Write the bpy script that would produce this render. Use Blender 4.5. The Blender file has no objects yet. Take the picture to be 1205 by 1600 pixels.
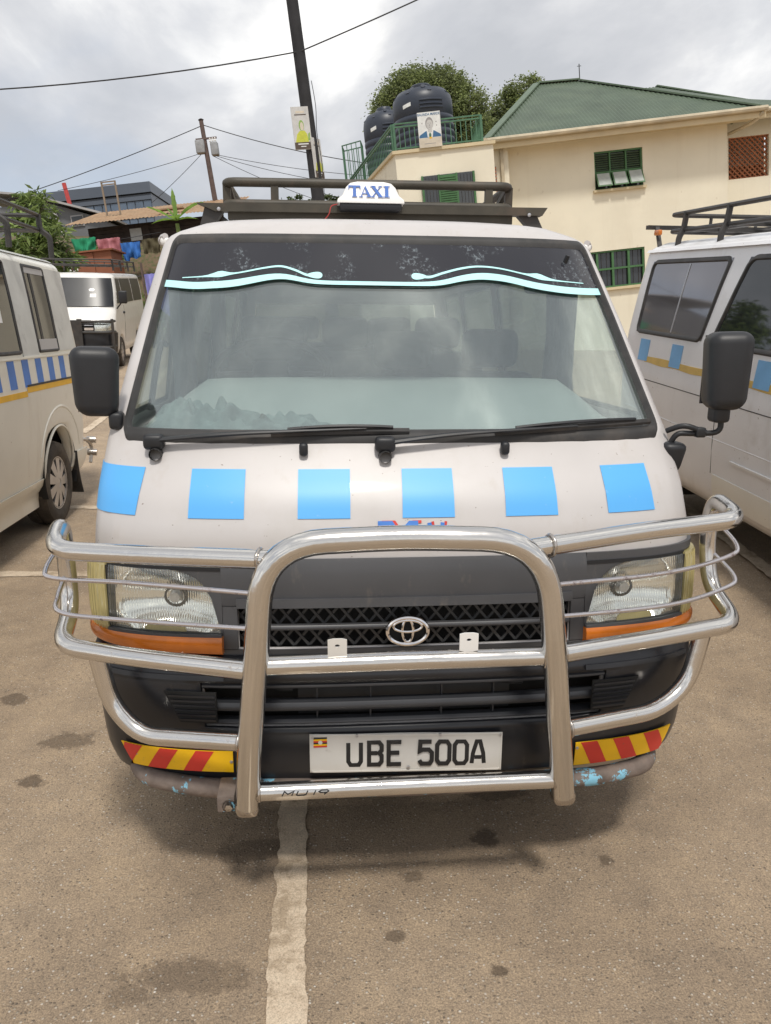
import bpy, bmesh, math, random
from mathutils import Matrix, Vector, noise
random.seed(7)
R = math.radians
S = bpy.context.scene
COL = S.collection

# ------------------------------------------------------------------ camera
def cam_matrix(loc, pitch, yaw, roll):
    p, yw, r = R(pitch), R(yaw), R(roll)
    f = Vector((math.sin(yw)*math.cos(p), math.cos(yw)*math.cos(p), -math.sin(p)))
    rt = Vector((math.cos(yw), -math.sin(yw), 0)); up = rt.cross(f)
    r2 = rt*math.cos(r)+up*math.sin(r); u2 = -rt*math.sin(r)+up*math.cos(r)
    m = Matrix.Identity(4)
    for i in range(3):
        m[i][0] = r2[i]; m[i][1] = u2[i]; m[i][2] = -f[i]; m[i][3] = loc[i]
    return m
CAMW = cam_matrix((0, 0, 1.56), 13.0, 0.0, -6.3)           # z is true vertical, y the viewing direction
# the parking lot slopes sideways: LOT maps lot coordinates (x across, y along the vans, z off the tarmac) to the world
LOT = CAMW @ cam_matrix((-.23, -1.9, 1.56), 13.5, 5.0, .4).inverted()
ILOT = LOT.inverted()
cd = bpy.data.cameras.new('camera'); co = bpy.data.objects.new('camera', cd); COL.objects.link(co)
co.matrix_world = CAMW
cd.sensor_fit = 'VERTICAL'; cd.sensor_height = 24; cd.lens = 24*1203/1600
cd.clip_start = .05; cd.clip_end = 3000
S.camera = co

# ------------------------------------------------------------------ sky, sun, exposure
SUN_EL, SUN_AZ = 60.0, 163.0      # azimuth from +y towards +x
w = bpy.data.worlds.new('World'); S.world = w; w.use_nodes = True
nt = w.node_tree; N = nt.nodes; Lk = nt.links; N.clear()
def wn(t, **k):
    n = N.new(t)
    for a, b in k.items(): setattr(n, a, b)
    return n
sky = wn('ShaderNodeTexSky', sky_type='NISHITA', sun_disc=False, sun_elevation=R(SUN_EL), sun_rotation=R(SUN_AZ), air_density=1.0, dust_density=2.0)
tc = wn('ShaderNodeTexCoord');
cmb = wn('ShaderNodeVectorMath', operation='MULTIPLY'); Lk.new(tc.outputs['Generated'], cmb.inputs[0]); cmb.inputs[1].default_value = (1, 1, 1.7)
def wnoise(scale, detail, rough, dist, off):
    mp = wn('ShaderNodeMapping'); mp.inputs['Location'].default_value = off; Lk.new(cmb.outputs[0], mp.inputs[0])
    n = wn('ShaderNodeTexNoise'); n.inputs['Scale'].default_value = scale; n.inputs['Detail'].default_value = detail
    n.inputs['Roughness'].default_value = rough; n.inputs['Distortion'].default_value = dist
    Lk.new(mp.outputs[0], n.inputs['Vector']); return n
def wramp(inp, stops):
    r = wn('ShaderNodeValToRGB'); e = r.color_ramp.elements
    while len(e) < len(stops): e.new(.5)
    for x, (p, c) in zip(e, stops): x.position = p; x.color = (*c, 1)
    Lk.new(inp, r.inputs[0]); return r
n1 = wnoise(2.2, 6, .5, .2, (5, 1, 0)); n2 = wnoise(3.2, 8, .54, .3, (.7, 15.2, 3))
cover = wramp(n1.outputs[0], [(.28, (.25, .25, .25)), (.42, (.88, .88, .88)), (.56, (1, 1, 1))])
shade = wramp(n2.outputs[0], [(.36, (4.4, 4.55, 4.85)), (.46, (5.2, 5.3, 5.55)), (.53, (6.1, 6.15, 6.3)), (.59, (7.9, 7.85, 7.75)), (.66, (11.0, 10.8, 10.4))])
skyc = wn('ShaderNodeMix', data_type='RGBA'); skyc.inputs[0].default_value = .35; Lk.new(sky.outputs[0], skyc.inputs[6]); skyc.inputs[7].default_value = (6.2, 6.6, 7.2, 1)
mx = wn('ShaderNodeMix', data_type='RGBA'); Lk.new(cover.outputs[0], mx.inputs[0]); Lk.new(skyc.outputs[2], mx.inputs[6]); Lk.new(shade.outputs[0], mx.inputs[7])
bg = wn('ShaderNodeBackground'); bg.inputs[1].default_value = .132; Lk.new(mx.outputs[2], bg.inputs[0])
wo = wn('ShaderNodeOutputWorld'); Lk.new(bg.outputs[0], wo.inputs[0])

sl = bpy.data.lights.new('sun', 'SUN'); sl.energy = 2.5; sl.angle = R(7); sl.color = (1, .95, .87)
so = bpy.data.objects.new('sun', sl); COL.objects.link(so)
sd_ = Vector((math.sin(R(SUN_AZ))*math.cos(R(SUN_EL)), math.cos(R(SUN_AZ))*math.cos(R(SUN_EL)), math.sin(R(SUN_EL))))
so.rotation_euler = sd_.to_track_quat('Z', 'Y').to_euler(); so.location = (6, -8, 20)
S.view_settings.view_transform = 'Standard'; S.view_settings.look = 'None'
S.view_settings.exposure = 0.0; S.view_settings.gamma = 1.0
S.cycles.max_bounces = 8; S.cycles.transparent_max_bounces = 16; S.cycles.caustics_reflective = False; S.cycles.caustics_refractive = False

# ------------------------------------------------------------------ materials
def nodes(m): m.use_nodes = True; return m.node_tree.nodes, m.node_tree.links, m.node_tree.nodes['Principled BSDF']
def nn(ns, t, **k):
    n = ns.new(t)
    for a, b in k.items(): setattr(n, a, b)
    return n
def tex_noise(ns, ls, scale, detail=4, rough=.55, vec=None, coord='Object'):
    n = nn(ns, 'ShaderNodeTexNoise'); n.inputs['Scale'].default_value = scale; n.inputs['Detail'].default_value = detail; n.inputs['Roughness'].default_value = rough
    if vec is None:
        t = nn(ns, 'ShaderNodeTexCoord'); vec = t.outputs[coord]
    ls.new(vec, n.inputs['Vector']); return n
def ramp(ns, ls, inp, stops):
    r = nn(ns, 'ShaderNodeValToRGB'); e = r.color_ramp.elements
    while len(e) < len(stops): e.new(.5)
    for x, (p, c) in zip(e, stops): x.position = p; x.color = (*c, 1) if len(c) == 3 else c
    ls.new(inp, r.inputs[0]); return r
def mixc(ns, ls, fac, a, b, mode='MIX'):
    m = nn(ns, 'ShaderNodeMix', data_type='RGBA', blend_type=mode)
    for sock, v in ((0, fac), (6, a), (7, b)):
        if isinstance(v, (int, float)): m.inputs[sock].default_value = v
        elif isinstance(v, tuple): m.inputs[sock].default_value = (*v, 1)
        else: ls.new(v, m.inputs[sock])
    return m.outputs[2]
def bump(ns, ls, bs, h, strength=.3, dist=.01):
    b = nn(ns, 'ShaderNodeBump'); b.inputs['Strength'].default_value = strength; b.inputs['Distance'].default_value = dist
    ls.new(h, b.inputs['Height']); ls.new(b.outputs[0], bs.inputs['Normal'])
def mat(name, col, rough=.5, metal=0., var=.12, scale=6., dirt=None, dscale=2.5, dlo=.5, dhi=.75, bmp=0., bscale=60., coat=0., spec=.5, rvar=0.):
    m = bpy.data.materials.new(name); ns, ls, bs = nodes(m)
    bs.inputs['Roughness'].default_value = rough; bs.inputs['Metallic'].default_value = metal
    bs.inputs['Coat Weight'].default_value = coat; bs.inputs['Coat Roughness'].default_value = .08; bs.inputs['Specular IOR Level'].default_value = spec
    n = tex_noise(ns, ls, scale)
    c = ramp(ns, ls, n.outputs[0], [(.3, tuple(x*(1-var) for x in col)), (.7, tuple(min(1, x*(1+var)) for x in col))]).outputs[0]
    if dirt:
        d = tex_noise(ns, ls, dscale, 9, .68); f = ramp(ns, ls, d.outputs[0], [(dlo, (0, 0, 0)), (dhi, (1, 1, 1))])
        c = mixc(ns, ls, f.outputs[0], c, dirt)
    ls.new(c, bs.inputs['Base Color'])
    if rvar:
        r2 = tex_noise(ns, ls, scale*2.3, 6); mr = nn(ns, 'ShaderNodeMapRange'); ls.new(r2.outputs[0], mr.inputs[0])
        mr.inputs[1].default_value = .3; mr.inputs[2].default_value = .75; mr.inputs[3].default_value = rough; mr.inputs[4].default_value = rough+rvar; ls.new(mr.outputs[0], bs.inputs['Roughness'])
    if bmp:
        b = tex_noise(ns, ls, bscale, 5); bump(ns, ls, bs, b.outputs[0], bmp, .01)
    return m
def glass_mat(name, tint, refl=.05, dust=.05, dustcol=(.6, .62, .6)):
    m = bpy.data.materials.new(name); ns, ls, bs = nodes(m); ns.remove(bs)
    out = ns['Material Output']
    tr = nn(ns, 'ShaderNodeBsdfTransparent'); tr.inputs[0].default_value = (*tint, 1)
    gl = nn(ns, 'ShaderNodeBsdfGlossy'); gl.inputs['Roughness'].default_value = .015; gl.inputs[0].default_value = (.95, 1, 1, 1)
    lw = nn(ns, 'ShaderNodeLayerWeight'); lw.inputs[0].default_value = .5; pw = nn(ns, 'ShaderNodeMath', operation='POWER'); ls.new(lw.outputs['Facing'], pw.inputs[0]); pw.inputs[1].default_value = 5
    fr = nn(ns, 'ShaderNodeMath', operation='MULTIPLY_ADD'); ls.new(pw.outputs[0], fr.inputs[0]); fr.inputs[1].default_value = 1-refl; fr.inputs[2].default_value = refl   # reflectance seen head-on, rising at grazing angles
    df = nn(ns, 'ShaderNodeBsdfDiffuse'); df.inputs[0].default_value = (*dustcol, 1)
    dn = tex_noise(ns, ls, 5, 6); dr = nn(ns, 'ShaderNodeMapRange'); ls.new(dn.outputs[0], dr.inputs[0])
    dr.inputs[1].default_value = .3; dr.inputs[2].default_value = .75; dr.inputs[3].default_value = dust*.5; dr.inputs[4].default_value = dust*1.5
    m1 = nn(ns, 'ShaderNodeMixShader'); ls.new(dr.outputs[0], m1.inputs[0]); ls.new(tr.outputs[0], m1.inputs[1]); ls.new(df.outputs[0], m1.inputs[2])
    m2 = nn(ns, 'ShaderNodeMixShader'); ls.new(fr.outputs[0], m2.inputs[0]); ls.new(m1.outputs[0], m2.inputs[1]); ls.new(gl.outputs[0], m2.inputs[2])
    ls.new(m2.outputs[0], out.inputs[0]); return m

M = {}
M['paint'] = mat('white_paint', (.555, .53, .52), .42, var=.05, scale=3, dirt=(.46, .43, .39), dscale=3.2, dlo=.5, dhi=.95, coat=.22, bmp=.012, bscale=9)
M['cream'] = mat('cream_paint', (.80, .785, .715), .34, var=.05, scale=2, dirt=(.50, .46, .38), dscale=2.4, dlo=.6, dhi=.95, coat=.4)
M['silver'] = mat('dusty_white_paint', (.82, .815, .82), .36, var=.05, scale=2.5, dirt=(.52, .48, .43), dscale=2.8, dlo=.55, dhi=.95, coat=.35)
M['farwhite'] = mat('plain_white_paint', (.76, .75, .72), .35, var=.04, coat=.4)
M['blue'] = mat('sky_blue_sticker', (.10, .42, .86), .42, var=.03, scale=3)
M['blue2'] = mat('deep_blue_sticker', (.05, .2, .62), .45, var=.12, scale=8)
M['blue3'] = mat('pale_blue_sticker', (.2, .45, .75), .5, var=.1)
M['yellow'] = mat('yellow_tape', (.82, .46, .02), .45, var=.1, scale=8)
M['yellow2'] = mat('faded_yellow_tape', (.66, .45, .13), .55, var=.12, scale=8)
M['rubber'] = mat('black_rubber', (.035, .034, .034), .62, var=.25, scale=12, dirt=(.12, .10, .085), dscale=5, dlo=.5, dhi=.9)
M['plastic'] = mat('black_plastic', (.015, .016, .019), .46, var=.2, scale=10, bmp=.06, bscale=320)
M['bumper'] = mat('black_bumper', (.018, .019, .023), .30, var=.25, scale=4, dirt=(.06, .052, .045), dscale=3.5, dlo=.6, dhi=.95)
M['fascia'] = mat('dark_grey_fascia', (.075, .076, .082), .42, var=.08, scale=5)
M['dark'] = mat('black_cavity', (.012, .012, .012), .8)
M['grille'] = mat('grille_plastic', (.05, .052, .055), .45)
M['slat'] = mat('slat_plastic', (.04, .042, .048), .4)
def chrome(name, col, rough, rust, lo, hi):
    m = bpy.data.materials.new(name); ns, ls, bs = nodes(m)
    n = tex_noise(ns, ls, 26, 10, .7); f = ramp(ns, ls, n.outputs[0], [(lo, (0, 0, 0)), (hi, (1, 1, 1))])
    s = tex_noise(ns, ls, 7, 5); sr = nn(ns, 'ShaderNodeMapRange'); ls.new(s.outputs[0], sr.inputs[0]); sr.inputs[1].default_value = .3; sr.inputs[2].default_value = .7; sr.inputs[3].default_value = rough*.6; sr.inputs[4].default_value = rough*1.6
    ls.new(mixc(ns, ls, f.outputs[0], col, rust), bs.inputs['Base Color'])
    rr = nn(ns, 'ShaderNodeMath', operation='MULTIPLY_ADD'); ls.new(f.outputs[0], rr.inputs[0]); rr.inputs[1].default_value = .4; ls.new(sr.outputs[0], rr.inputs[2]); ls.new(rr.outputs[0], bs.inputs['Roughness'])
    mm = nn(ns, 'ShaderNodeMath', operation='SUBTRACT'); mm.inputs[0].default_value = 1; ls.new(f.outputs[0], mm.inputs[1]); ls.new(mm.outputs[0], bs.inputs['Metallic'])
    b = tex_noise(ns, ls, 11, 3); bump(ns, ls, bs, b.outputs[0], .14, .012)
    return m
M['chrome'] = chrome('worn_stainless_tube', (.68, .66, .63), .16, (.16, .10, .065), .64, .76)
M['chrome_dull'] = chrome('dull_stainless_tube', (.52, .48, .44), .25, (.15, .09, .06), .58, .74)
M['rod'] = chrome('thin_rod_metal', (.6, .57, .58), .25, (.12, .08, .08), .56, .66)
M['emblem'] = mat('chrome_emblem', (.8, .77, .76), .12, 1., var=.05)
M['rusty'] = mat('rusty_painted_bar', (.17, .135, .115), .7, var=.35, scale=14, dirt=(.22, .50, .66), dscale=11, dlo=.58, dhi=.60, bmp=.3, bscale=70)
M['rack'] = mat('olive_rack_paint', (.055, .048, .035), .55, var=.3, scale=7, dirt=(.13, .085, .06), dscale=6, dlo=.52, dhi=.85)
M['rackdark'] = mat('dark_rack_paint', (.04, .037, .035), .5, var=.3, scale=9, dirt=(.11, .07, .05), dscale=6, dlo=.55, dhi=.85)
M['white'] = mat('white_plastic', (.80, .79, .77), .4, var=.03)
M['plate'] = mat('plate_white', (.66, .64, .60), .4, var=.05, scale=10, dirt=(.35, .30, .24), dscale=14, dlo=.62, dhi=.8)
M['black'] = mat('black_print', (.015, .015, .016), .5)
M['red'] = mat('red_print', (.62, .045, .03), .4)
M['yel'] = mat('yellow_print', (.85, .5, .01), .4)
M['taxiblue'] = mat('blue_print', (.03, .13, .48), .45)
M['cyan'] = mat('pale_cyan_film', (.50, .86, .88), .5, var=.02)
M['asph_line'] = None
M['glass'] = glass_mat('windscreen_glass', (.93, .98, .965), .165, .016, (.55, .60, .58))
M['sideglass'] = glass_mat('side_window_glass', (.40, .44, .43), .07, .03)
M['doorglass'] = glass_mat('door_window_glass', (.90, .94, .93), .05, .03)
M['lensglass'] = glass_mat('lamp_lens', (.98, .985, .97), .08, .02)
ns = M['lensglass'].node_tree.nodes; ls = M['lensglass'].node_tree.links
t_ = nn(ns, 'ShaderNodeTexCoord'); wv = nn(ns, 'ShaderNodeTexWave'); wv.bands_direction = 'X'; wv.inputs['Scale'].default_value = 42; wv.inputs['Distortion'].default_value = .4; ls.new(t_.outputs['Object'], wv.inputs['Vector'])
b_ = nn(ns, 'ShaderNodeBump'); b_.inputs['Strength'].default_value = .5; b_.inputs['Distance'].default_value = .004; ls.new(wv.outputs[0], b_.inputs['Height'])
for n_ in ns:
    if n_.type == 'BSDF_GLOSSY': ls.new(b_.outputs[0], n_.inputs['Normal'])
M['tint'] = mat('dark_window_glass', (.02, .023, .025), .03, var=.3, scale=2, spec=.9)
M['fartint'] = mat('matt_dark_glass', (.022, .024, .028), .3, var=.3, scale=2, spec=.35)
M['silvertint'] = mat('reflective_window_film', (.30, .29, .30), .05, .75, var=.1, scale=1.5)
M['orange'] = mat('amber_lens', (.62, .17, .015), .25, coat=.5, var=.12, scale=20)
M['corner'] = mat('yellowed_clear_lens', (.50, .43, .20), .22, coat=.6, var=.12, scale=9)
m = mat('ribbed_reflector', (.90, .90, .88), .10, 1., var=.04, scale=14); M['reflector'] = m
ns, ls, bs = nodes(m); t_ = nn(ns, 'ShaderNodeTexCoord'); wv = nn(ns, 'ShaderNodeTexWave'); wv.bands_direction = 'X'; wv.inputs['Scale'].default_value = 46; wv.inputs['Distortion'].default_value = .6; ls.new(t_.outputs['Object'], wv.inputs['Vector'])
nb = tex_noise(ns, ls, 13, 3); mm_ = nn(ns, 'ShaderNodeMath', operation='MULTIPLY_ADD'); ls.new(nb.outputs[0], mm_.inputs[0]); mm_.inputs[1].default_value = 1.5; ls.new(wv.outputs[0], mm_.inputs[2]); bump(ns, ls, bs, mm_.outputs[0], .22, .004)
M['dash'] = mat('grey_dashboard', (.34, .37, .36), .7, var=.05, scale=5)
M['seat'] = mat('dark_seat_cloth', (.06, .065, .07), .9, var=.2, scale=9)
M['cloth'] = mat('grey_green_cloth', (.20, .24, .235), .95, var=.25, scale=14, bmp=.3, bscale=120)
M['curtain'] = mat('slate_curtain', (.10, .115, .125), .9, var=.25, scale=7)
M['tyre'] = mat('dusty_tyre', (.05, .043, .037), .85, var=.3, scale=14, dirt=(.15, .12, .09), dscale=5, dlo=.45, dhi=.8)
M['alloy'] = mat('silver_hubcap', (.50, .50, .52), .3, .8, var=.1)
# visor film with flaked residue
m = bpy.data.materials.new('dark_visor_film'); ns, ls, bs = nodes(m); M['visor'] = m
t_ = nn(ns, 'ShaderNodeTexCoord'); mpn = nn(ns, 'ShaderNodeMapping'); mpn.inputs['Scale'].default_value = (1, .1, 1); ls.new(t_.outputs['Object'], mpn.inputs[0])
n1_ = tex_noise(ns, ls, 75, 8, .75, mpn.outputs[0]); f1 = ramp(ns, ls, n1_.outputs[0], [(.53, (0, 0, 0)), (.66, (1, 1, 1))])
n2_ = tex_noise(ns, ls, 8.5, 2, .5, mpn.outputs[0]); f2 = ramp(ns, ls, n2_.outputs[0], [(.50, (0, 0, 0)), (.58, (1, 1, 1))])
mu = nn(ns, 'ShaderNodeMath', operation='MULTIPLY'); ls.new(f1.outputs[0], mu.inputs[0]); ls.new(f2.outputs[0], mu.inputs[1])
ls.new(mixc(ns, ls, mu.outputs[0], (.022, .022, .028), (.20, .235, .26)), bs.inputs['Base Color']); bs.inputs['Roughness'].default_value = .12
# building and background
M['wall'] = mat('cream_plaster', (.80, .75, .61), .9, var=.05, scale=.7, dirt=(.70, .64, .51), dscale=.5, dlo=.5, dhi=.9, bmp=.1, bscale=30)
M['trim'] = mat('cream_trim', (.62, .52, .34), .8, var=.08, scale=2)
M['gutter'] = mat('weathered_gutter', (.50, .43, .31), .7, var=.2, scale=3)
M['roof'] = mat('green_roof_sheet', (.083, .115, .078), .5, var=.18, scale=1.2, dirt=(.12, .155, .10), dscale=1, dlo=.5, dhi=.8)
M['roofcap'] = mat('green_ridge_cap', (.11, .155, .10), .45)
M['green'] = mat('green_window_paint', (.06, .16, .06), .5, var=.15)
M['rail'] = mat('green_railing_paint', (.07, .17, .10), .5, var=.2)
M['pane'] = mat('dark_pane', (.035, .04, .045), .08, spec=.8)
M['palepane'] = mat('pale_pane', (.42, .46, .44), .15)
M['louvre'] = mat('louvre_green', (.07, .12, .06), .5)
M['brick'] = mat('terracotta_block', (.34, .13, .06), .8, var=.2)
M['tank'] = mat('dark_blue_tank', (.028, .036, .055), .42, var=.12, scale=1.5)
M['pole'] = mat('tarred_pole', (.022, .022, .025), .8, var=.3, scale=5)
M['wood'] = mat('grey_wood_pole', (.12, .085, .075), .85, var=.3, scale=4)
M['wire'] = mat('wire_black', (.02, .02, .022), .6)
M['grey'] = mat('grey_plaster', (.17, .175, .185), .85, var=.08, scale=.6)
M['metalroof'] = mat('pale_metal_roof', (.42, .41, .41), .5, var=.15, scale=1)
M['rustroof'] = mat('rusted_iron_sheet', (.36, .24, .14), .75, var=.25, scale=1.3, dirt=(.2, .1, .05), dscale=1.4, dlo=.45, dhi=.75)
M['tile'] = mat('clay_roof', (.25, .12, .07), .8, var=.2)
M['plank'] = mat('dark_plank', (.055, .04, .034), .9, var=.4, scale=2.5)
M['plankpale'] = mat('pale_batten', (.25, .2, .15), .9, var=.2)
M['slate'] = mat('slate_facade', (.10, .12, .155), .4, var=.1, scale=.1)
M['bluepane'] = mat('blue_glass', (.11, .15, .21), .1, spec=.8, var=.25, scale=.25)
M['redpaint'] = mat('red_pipe_paint', (.45, .05, .045), .5)
M['cabinet'] = mat('brown_board', (.25, .09, .045), .7, var=.15, scale=1.5)
M['bark'] = mat('bark', (.13, .10, .075), .95, var=.3, scale=6, bmp=.6, bscale=14)
M['transf'] = mat('transformer_grey', (.30, .31, .32), .6, var=.2)
M['earth'] = mat('earth_bank', (.20, .13, .085), .95, var=.3, scale=.8)
def fabric(name, c): return mat(name, c, .9, var=.15, scale=4)
M['skin'] = mat('print_grey', (.30, .29, .29), .6); M['suit'] = mat('print_blue', (.05, .15, .30), .6); M['paleprint'] = mat('print_pale', (.75, .77, .76), .5); M['lime'] = mat('print_lime', (.52, .55, .06), .5); M['beige'] = mat('print_beige', (.62, .56, .46), .6); M['greenprint'] = mat('print_green', (.25, .4, .1), .5)
M['palegrey'] = mat('print_light_grey', (.55, .55, .54), .5); M['brownprint'] = mat('print_brown', (.09, .065, .05), .5)
def leaf_mat(name, dk, lt):
    m = bpy.data.materials.new(name); ns, ls, bs = nodes(m); out = ns['Material Output']
    g = nn(ns, 'ShaderNodeNewGeometry'); c = ramp(ns, ls, g.outputs['Random Per Island'], [(0, dk), (.7, lt), (1, tuple(min(1, x*1.5) for x in lt))])
    n = tex_noise(ns, ls, 1.2, 3); f = ramp(ns, ls, n.outputs[0], [(.35, (.55, .55, .55)), (.65, (1.25, 1.25, 1.25))]); cc = mixc(ns, ls, 1., c.outputs[0], f.outputs[0], 'MULTIPLY')
    ls.new(cc, bs.inputs['Base Color']); bs.inputs['Roughness'].default_value = .5
    tl = nn(ns, 'ShaderNodeBsdfTranslucent'); ls.new(cc, tl.inputs[0]); ms = nn(ns, 'ShaderNodeMixShader'); ms.inputs[0].default_value = .48
    ls.new(bs.outputs[0], ms.inputs[1]); ls.new(tl.outputs[0], ms.inputs[2]); ls.new(ms.outputs[0], out.inputs[0]); return m
M['leaf1'] = leaf_mat('broad_leaf', (.09, .115, .045), (.28, .33, .13)); M['leaf2'] = leaf_mat('dark_leaf', (.035, .055, .02), (.10, .135, .045))
M['mango'] = leaf_mat('mango_leaf', (.09, .14, .04), (.24, .32, .10)); M['banana'] = leaf_mat('banana_leaf', (.16, .28, .05), (.26, .42, .09))

def add_layer(m, col, scale, lo, hi, vscale=(1, 1, 1), detail=6, amount=1.):
    ns, ls, bs = nodes(m); src = bs.inputs['Base Color'].links[0].from_socket
    t = nn(ns, 'ShaderNodeTexCoord'); mp = nn(ns, 'ShaderNodeMapping'); mp.inputs['Scale'].default_value = vscale; ls.new(t.outputs['Object'], mp.inputs[0])
    n = tex_noise(ns, ls, scale, detail, .65, mp.outputs[0]); f = ramp(ns, ls, n.outputs[0], [(lo, (0, 0, 0)), (hi, (amount,)*3)]); ls.new(mixc(ns, ls, f.outputs[0], src, col), bs.inputs['Base Color'])
add_layer(M['wall'], (.56, .49, .36), 1.6, .55, .85, (1.4, 1.4, .10), amount=.4); add_layer(M['wall'], (.38, .30, .20), 5, .64, .74, (1, 1, .6), amount=.5)
add_layer(M['paint'], (.20, .15, .12), 70, .735, .75, detail=2); add_layer(M['paint'], (.42, .36, .30), 9, .60, .82, (1, 1, .25), amount=.5)
add_layer(M['cream'], (.30, .23, .16), 50, .74, .755, detail=2); add_layer(M['cream'], (.45, .39, .30), 4, .58, .9, (1, 1, .3), amount=.5)
add_layer(M['silver'], (.30, .26, .22), 45, .73, .75, detail=2); add_layer(M['silver'], (.46, .41, .35), 4, .6, .9, (1, 1, .3), amount=.5)
add_layer(M['bumper'], (.16, .13, .10), 30, .64, .8, (1, 1, .5), amount=.35); add_layer(M['fascia'], (.22, .19, .16), 26, .60, .80, (1, 1, .4), amount=.4)
add_layer(M['blue'], (.30, .52, .80), 40, .66, .74, amount=.7); add_layer(M['yel'], (.45, .30, .10), 40, .64, .72, amount=.7); add_layer(M['red'], (.30, .10, .07), 40, .64, .72, amount=.7)

# ------------------------------------------------------------------ mesh helpers
class MB:
    def __init__(s): s.v = []; s.f = []
    def add(s, vs, fs):
        o = len(s.v); s.v += [tuple(v) for v in vs]; s.f += [tuple(i+o for i in f) for f in fs]; return s
    def box(s, c, d, rot=None, tap=1.):
        x, y, z = d[0]/2, d[1]/2, d[2]/2
        vs = [Vector((sx*x*(tap if sz > 0 else 1), sy*y*(tap if sz > 0 else 1), sz*z)) for sz in (-1, 1) for sy in (-1, 1) for sx in (-1, 1)]
        if rot is not None: vs = [rot @ v for v in vs]
        c = Vector(c)
        return s.add([v+c for v in vs], [(0, 2, 3, 1), (4, 5, 7, 6), (0, 1, 5, 4), (2, 6, 7, 3), (0, 4, 6, 2), (1, 3, 7, 5)])
    def bar(s, a, b, wx, wy=None, up=(0, 0, 1)):
        a, b = Vector(a), Vector(b); wy = wy or wx; d = (b-a); L = d.length; d.normalize()
        u = Vector(up)
        if abs(d.dot(u)) > .98: u = Vector((1, 0, 0))
        x = d.cross(u).normalized(); y = x.cross(d).normalized()
        vs = [p+x*sx*wx/2+y*sy*wy/2 for p in (a, b) for sx, sy in ((-1, -1), (1, -1), (1, 1), (-1, 1))]
        return s.add(vs, [(3, 2, 1, 0), (4, 5, 6, 7), (0, 1, 5, 4), (1, 2, 6, 5), (2, 3, 7, 6), (3, 0, 4, 7)])
    def tube(s, pts, r, seg=12, closed=False, cap=True, sq=1.):
        pts = [Vector(p) for p in pts]; n = len(pts); rs = r if isinstance(r, (list, tuple)) else [r]*n
        up = None; rings = []
        for i in range(n):
            if closed: t = pts[(i+1) % n]-pts[i-1]
            else: t = pts[min(i+1, n-1)]-pts[max(i-1, 0)]
            t.normalize()
            if up is None:
                up = Vector((0, 0, 1)) if abs(t.z) < .9 else Vector((0, 1, 0))
            x = t.cross(up)
            if x.length < 1e-6: x = t.cross(Vector((1, 0, 0)))
            x.normalize(); up = x.cross(t).normalized()
            rings.append([pts[i]+(x*math.cos(a)+up*math.sin(a)*sq)*rs[i] for a in (2*math.pi*k/seg for k in range(seg))])
        vs = [v for rg in rings for v in rg]; fs = []
        m = n if closed else n-1
        for i in range(m):
            j = (i+1) % n
            for k in range(seg):
                l = (k+1) % seg; fs.append((i*seg+k, i*seg+l, j*seg+l, j*seg+k))
        if cap and not closed:
            fs.append(tuple(range(seg-1, -1, -1))); fs.append(tuple((n-1)*seg+k for k in range(seg)))
        return s.add(vs, fs)
    def lathe(s, prof, seg=32, axis='z', c=(0, 0, 0), a0=0, a1=2*math.pi, cap=False):
        vs = []; fs = []; n = len(prof); full = abs(a1-a0-2*math.pi) < 1e-6; m = seg if full else seg+1
        for k in range(m):
            a = a0+(a1-a0)*k/seg
            for r, h in prof:
                p = {'z': (r*math.cos(a), r*math.sin(a), h), 'x': (h, r*math.cos(a), r*math.sin(a)), 'y': (r*math.cos(a), h, r*math.sin(a))}[axis]
                vs.append((p[0]+c[0], p[1]+c[1], p[2]+c[2]))
        for k in range(seg):
            l = (k+1) % m
            for i in range(n-1): fs.append((k*n+i, l*n+i, l*n+i+1, k*n+i+1))
        return s.add(vs, fs)
    def prism(s, poly, fn0, fn1):
        n = len(poly); vs = [fn0(p) for p in poly]+[fn1(p) for p in poly]
        return s.add(vs, [tuple(range(n)), tuple(range(2*n-1, n-1, -1))]+[(i, i+n, (i+1) % n+n, (i+1) % n) for i in range(n)])
    def grid(s, nu, nv, fn, skip=None):
        vs = [fn(i/nu, j/nv) for j in range(nv+1) for i in range(nu+1)]; W = nu+1
        fs = [(j*W+i, j*W+i+1, (j+1)*W+i+1, (j+1)*W+i) for j in range(nv) for i in range(nu) if not (skip and skip(i, j))]
        return s.add(vs, fs)
    def slab(s, nu, nv, f0, f1):
        """closed thin sheet between surfaces f0 and f1"""
        W = nu+1; n = (nu+1)*(nv+1)
        vs = [f(i/nu, j/nv) for f in (f0, f1) for j in range(nv+1) for i in range(nu+1)]
        fs = []
        for j in range(nv):
            for i in range(nu):
                a = j*W+i; fs += [(a, a+1, a+W+1, a+W), (n+a+W, n+a+W+1, n+a+1, n+a)]
        for i in range(nu): fs += [(i, n+i, n+i+1, i+1), (nv*W+i+1, n+nv*W+i+1, n+nv*W+i, nv*W+i)]
        for j in range(nv): fs += [((j+1)*W, n+(j+1)*W, n+j*W, j*W), (j*W+nu, n+j*W+nu, n+(j+1)*W+nu, (j+1)*W+nu)]
        return s.add(vs, fs)
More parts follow.
